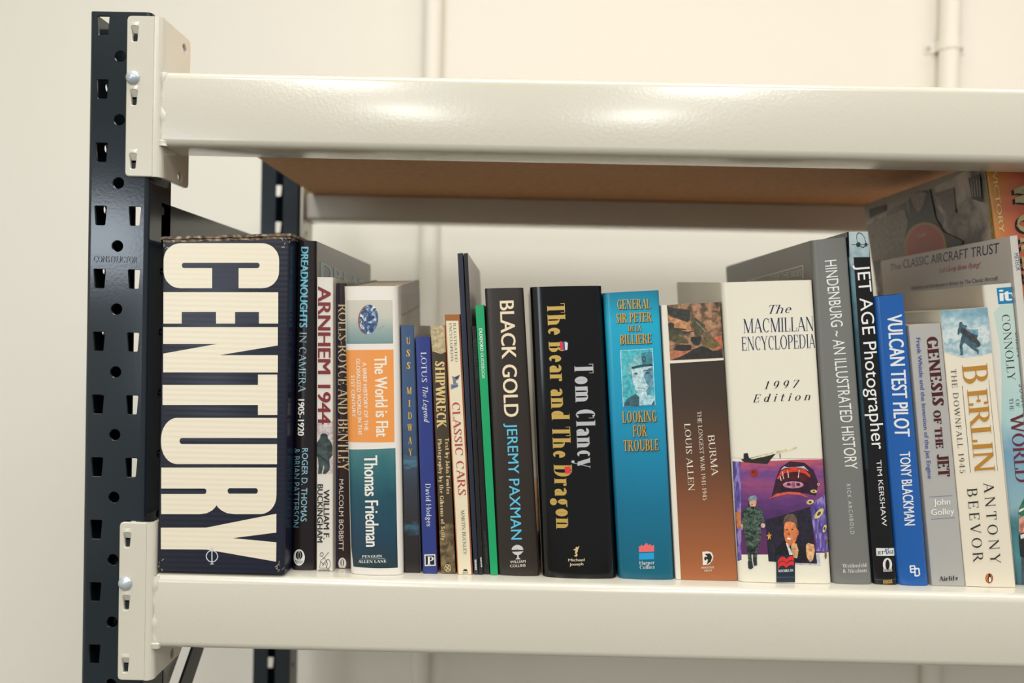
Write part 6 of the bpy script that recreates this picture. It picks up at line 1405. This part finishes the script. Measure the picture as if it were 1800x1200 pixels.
board(ZT, 'brown fibreboard shelf lying on the upper cream beams, seen from below')
board(ZL, 'fibreboard shelf under the row of books, on the lower cream beams')


# ------------------------------------------------------------------ the books
def clip_half(poly, axis, val, keep_less):
    out = []
    n = len(poly)
    for i in range(n):
        a, b = poly[i], poly[(i + 1) % n]
        ia = (a[axis] <= val) if keep_less else (a[axis] >= val)
        ib = (b[axis] <= val) if keep_less else (b[axis] >= val)
        if ia:
            out.append(a)
        if ia != ib:
            t = (val - a[axis]) / (b[axis] - a[axis])
            out.append((a[0] + t * (b[0] - a[0]), a[1] + t * (b[1] - a[1])))
    return out


def tri(poly):
    if len(poly) <= 3:
        return [poly] if len(poly) == 3 else []
    return [[poly[i] for i in t] for t in tessellate_polygon([[Vector((x, y, 0)) for x, y in poly]])]


def make_book(d):
    bl, br, tl, tr = d['c']
    W, H, D, bulge = d['W'], d['H'], d['depth'], d['bulge']
    r = min(d['r'], W / 2 - 0.05)
    rise, kind = d['rise'], d['kind']
    root = empty(d['name'], W3(d['x'], d['y'], ZL + 0.3))
    tag(root, d['label'], d['cat'], 'books standing in a row on the shelf')

    def prof(u):
        u = min(max(u, 0), W)
        y = -bulge * (1 - (2 * u / W - 1) ** 2)
        if u < r:
            y += r - math.sqrt(max(0, r * r - (r - u) ** 2))
        if u > W - r:
            y += r - math.sqrt(max(0, r * r - (u - W + r) ** 2))
        return y

    def quad(a, b):
        return ((1 - b) * ((1 - a) * tl[0] + a * tr[0]) + b * ((1 - a) * bl[0] + a * br[0]),
                (1 - b) * ((1 - a) * tl[1] + a * tr[1]) + b * ((1 - a) * bl[1] + a * br[1]))

    cols = [r * (1 - math.cos(math.pi / 2 * i / 4)) for i in range(5)]
    nmid = 10 if bulge > 0.3 else 2
    cols = cols + [r + (W - 2 * r) * i / nmid for i in range(1, nmid)] + [W - c for c in reversed(cols)]

    def S(surf, u, v, h):
        if surf == 's':
            x, z = quad(u / W, v / H)
            # piecewise-linear profile so prints lie exactly on the facets
            uu = min(max(u, 0), W)
            for i in range(len(cols) - 1):
                if cols[i] <= uu <= cols[i + 1] + 1e-9:
                    t = (uu - cols[i]) / max(cols[i + 1] - cols[i], 1e-9)
                    y = prof(cols[i]) * (1 - t) + prof(cols[i + 1]) * t
                    break
            return (x, y - h, z)
        T, B = (tl, bl) if surf == 'l' else (tr, br)
        b = v / H
        z = (1 - b) * (T[1] + rise * u / D) + b * B[1]
        x = B[0] + (T[0] - B[0]) * (z - B[1]) / (T[1] - B[1])
        return (x - h if surf == 'l' else x + h, u, z)

    rough = d['rough']
    th = {'hard': 2.6, 'paper': 0.45, 'box': 2.0}[kind]
    th = min(th, W * 0.22)
    sp_t = min(1.2, th)
    names = {'hard': ('spine', 'back_cover', 'front_cover'), 'paper': ('spine', 'back_cover', 'front_cover'), 'box': ('front_panel', 'side_panel', 'side_panel')}[kind]
    # spine shell
    m = MB()
    rows = 6 if kind == 'box' else 2
    grid = lambda off, inset: [[(quad((inset + (W - 2 * inset) * c / W) / W, k / rows)[0], prof(c) + off, quad(c / W, k / rows)[1]) for c in cols] for k in range(rows + 1)]
    go, gi = grid(0, 0), grid(sp_t, sp_t * 0.8)
    nc = len(cols)
    vs = [p for row in go for p in row] + [p for row in gi for p in row]
    o2 = nc * (rows + 1)
    fs = []
    for k in range(rows):
        for i in range(nc - 1):
            a = k * nc + i
            fs.append((a, a + 1, a + nc + 1, a + nc))
            fs.append((o2 + a + nc, o2 + a + nc + 1, o2 + a + 1, o2 + a))
    for i in range(nc - 1):
        fs.append((i, o2 + i, o2 + i + 1, i + 1))
        a = rows * nc + i
        fs.append((a, a + 1, o2 + a + 1, o2 + a))
    for k in range(rows):
        for i in (0, nc - 1):
            a = k * nc + i
            fs.append((a, a + nc, o2 + a + nc, o2 + a) if i == 0 else (a, o2 + a, o2 + a + nc, a + nc))
    m.add(vs, fs)
    spine = m.build(names[0], carton(d['spine'], rough) if kind == 'box' else MAT(d['spine'], rough), root, 50)
    parts = {'s': spine}
    # boards / covers
    for surf, (T, B), sg, col in (('l', (tl, bl), 1, d['left']), ('r', (tr, br), -1, d['right'])):
        m = MB()
        q0 = [(r * 0.98, T[1] + rise * r / D, T[0]), (D - 3, T[1] + rise, T[0]), (D, T[1] + rise - 3, T[0]), (D, B[1], B[0]), (r * 0.98, B[1], B[0])]
        ex = lambda z: B[0] + (T[0] - B[0]) * (z - B[1]) / (T[1] - B[1])
        m.prism([(ex(z), y, z) for y, z, x in q0], [(ex(z) + sg * th, y, z) for y, z, x in q0])
        parts[surf] = m.build(names[1 if surf == 'l' else 2], MAT(col, rough), root)
    # leaves
    if kind != 'box':
        ins = (1.0 if rise > 12 else 3.0) if kind == 'hard' else 0.2
        m = MB()
        def blk(y, k):
            zt = rise * k / D
            return [(tl[0] + th, y, tl[1] + zt - ins), (tr[0] - th, y, tr[1] + zt - ins), (br[0] - th, y, br[1] + ins), (bl[0] + th, y, bl[1] + ins)]
        m.prism(blk(r + sp_t + 0.4, r), blk(D - (4 if kind == 'hard' else 0.3), D))
        m.build('page_block', PAGES, root)
    else:
        m = MB()
        rnd = random.Random(3)
        # worn double-ply lid edge and back panel of the carton
        for k, (dz, ov) in enumerate(((0.2, -0.6), (2.6, 0.8))):
            n = 26
            f0 = [(tl[0] - ov + (tr[0] - tl[0] + 2 * ov) * i / n, -ov * 0.6 + rnd.uniform(-0.5, 0.5), tl[1] + (tr[1] - tl[1]) * i / n + dz + rnd.uniform(-0.25, 0.25)) for i in range(n + 1)]
            for i in range(n):
                a, b = f0[i], f0[i + 1]
                m.prism([a, b, (b[0], D, b[2]), (a[0], D, a[2])], [(a[0], a[1], a[2] + 2.0), (b[0], b[1], b[2] + 2.0), (b[0], D, b[2] + 2.0), (a[0], D, a[2] + 2.0)])
        m.build('lid_flap', FIBRE, root)
        MB().prism([(tl[0] + 2, D - 2, tl[1]), (tr[0] - 2, D - 2, tr[1]), (br[0] - 2, D - 2, br[1]), (bl[0] + 2, D - 2, bl[1])],
                   [(tl[0] + 2, D, tl[1]), (tr[0] - 2, D, tr[1]), (br[0] - 2, D, br[1]), (bl[0] + 2, D, bl[1])]).build('back_panel', MAT(d['left'], rough), root)
        # scuffed, torn corners
        m = MB()
        for (cx, cz), s in (((bl[0] + 3, bl[1] + 5), 1), ((br[0] - 3, br[1] + 6), 1), ((tr[0] - 3, tr[1] - 3), 0.8), ((tl[0] + 3, tl[1] - 3), 0.7)):
            for _ in range(7):
                x, z = cx + rnd.uniform(-4.5, 4.5) * s, cz + rnd.uniform(-4.5, 4.5) * s
                a = rnd.uniform(0, 3.1)
                l, w = rnd.uniform(0.5, 1.6) * s, rnd.uniform(0.12, 0.3)
                c_, s_ = math.cos(a), math.sin(a)
                q = [(x + l * c_ + w * s_, z + l * s_ - w * c_), (x + l * c_ - w * s_, z + l * s_ + w * c_), (x - l * c_ - w * s_, z - l * s_ + w * c_), (x - l * c_ + w * s_, z - l * s_ - w * c_)]
                q = [(min(max(px, min(bl[0], tl[0]) + 1.0), tr[0] - 0.3), max(pz, 0.6)) for px, pz in q]
                y = lambda px: prof(min(max((px - bl[0]) / (br[0] - bl[0]) * W, 0), W))
                m.prism([(px, y(px) - 0.25, pz) for px, pz in q], [(px, y(px) + 0.5, pz) for px, pz in q])
        tag(m.build('scuff', SCUFF, spine), kind='stuff')

    # prints
    store = {}
    order = sorted(range(len(d['prints'])), key=lambda i: (d['prints'][i][3], i))
    h0 = 0.06
    for i_ in order:
        p = d['prints'][i_]
        if p[0] == 't':
            _, surf, part, lay, col, met, font, text, o, adv, up, sp, bold = p
            polys = [([(o[0] + x * adv[0] + y * up[0], o[1] + x * adv[1] + y * up[1]) for x, y in q], k) for q, k in text_polys(text, font, sp, bold)]
        else:
            _, surf, part, lay, col, met, fl = p
            polys = [([(fl[i], fl[i + 1]) for i in range(0, len(fl), 2)], 0)]
        st = store.setdefault((part, surf), ([], [], [], []))
        mat = carton(col, rough) if kind == 'box' else mottled(col) if part.endswith('picture') and not isinstance(col, str) else MAT(col, rough, met)
        if mat not in st[3]:
            st[3].append(mat)
        mi = st[3].index(mat)
        umax, vmax = (W, H) if surf == 's' else (D, H)
        h1 = h0
        h0 += 0.006 + 0.004 * max([k for q, k in polys] or [0])
        for q, k in polys:
            h = h1 + 0.004 * k
            for t3 in tri(q):
                t3 = clip_half(clip_half(t3, 1, 0.05, False), 1, vmax - 0.05, True) if t3 else []
                t3 = clip_half(t3, 0, 0.0, False) if t3 else []
                t3 = clip_half(t3, 0, umax, True) if t3 else []
                if len(t3) < 3:
                    continue
                lo, hi = min(x for x, y in t3), max(x for x, y in t3)
                strips = [(lo - 1, hi + 1)] if surf != 's' else [(cols[i], cols[i + 1]) for i in range(nc - 1) if cols[i] < hi and cols[i + 1] > lo]
                for a, b in strips:
                    pc = t3
                    if lo < a:
                        pc = clip_half(pc, 0, a, False)
                    if pc and hi > b:
                        pc = clip_half(pc, 0, b, True)
                    if len(pc) < 3:
                        continue
                    n = len(st[0])
                    st[0].extend([c * MM for c in S(surf, x, y, h)] for x, y in pc)
                    st[1].append(tuple(range(n, n + len(pc))))
                    st[2].append(mi)
    for (part, surf), (vs, fs, mis, mats) in store.items():
        me = bpy.data.meshes.new(part)
        me.from_pydata(vs, [], fs)
        for pl, mi in zip(me.polygons, mis):
            pl.material_index = mi
        bm = bmesh.new()
        bm.from_mesh(me)
        for f in bm.faces:
            if (surf == 's' and f.normal.y > 0) or (surf == 'l' and f.normal.x > 0) or (surf == 'r' and f.normal.x < 0):
                f.normal_flip()
        bm.to_mesh(me)
        bm.free()
        link_mesh(part, me, mats, parts[surf])
    return root


SCUFF = plain((170, 160, 148), 0.6)
PAGES = ramp_mat('paper_edges', [(0, (206, 192, 162)), (1, (228, 216, 190))], 'n', nscale=300, rough=0.8, stretch=(6, 0.3, 0.3))
for d in BOOKS:
    make_book(d)
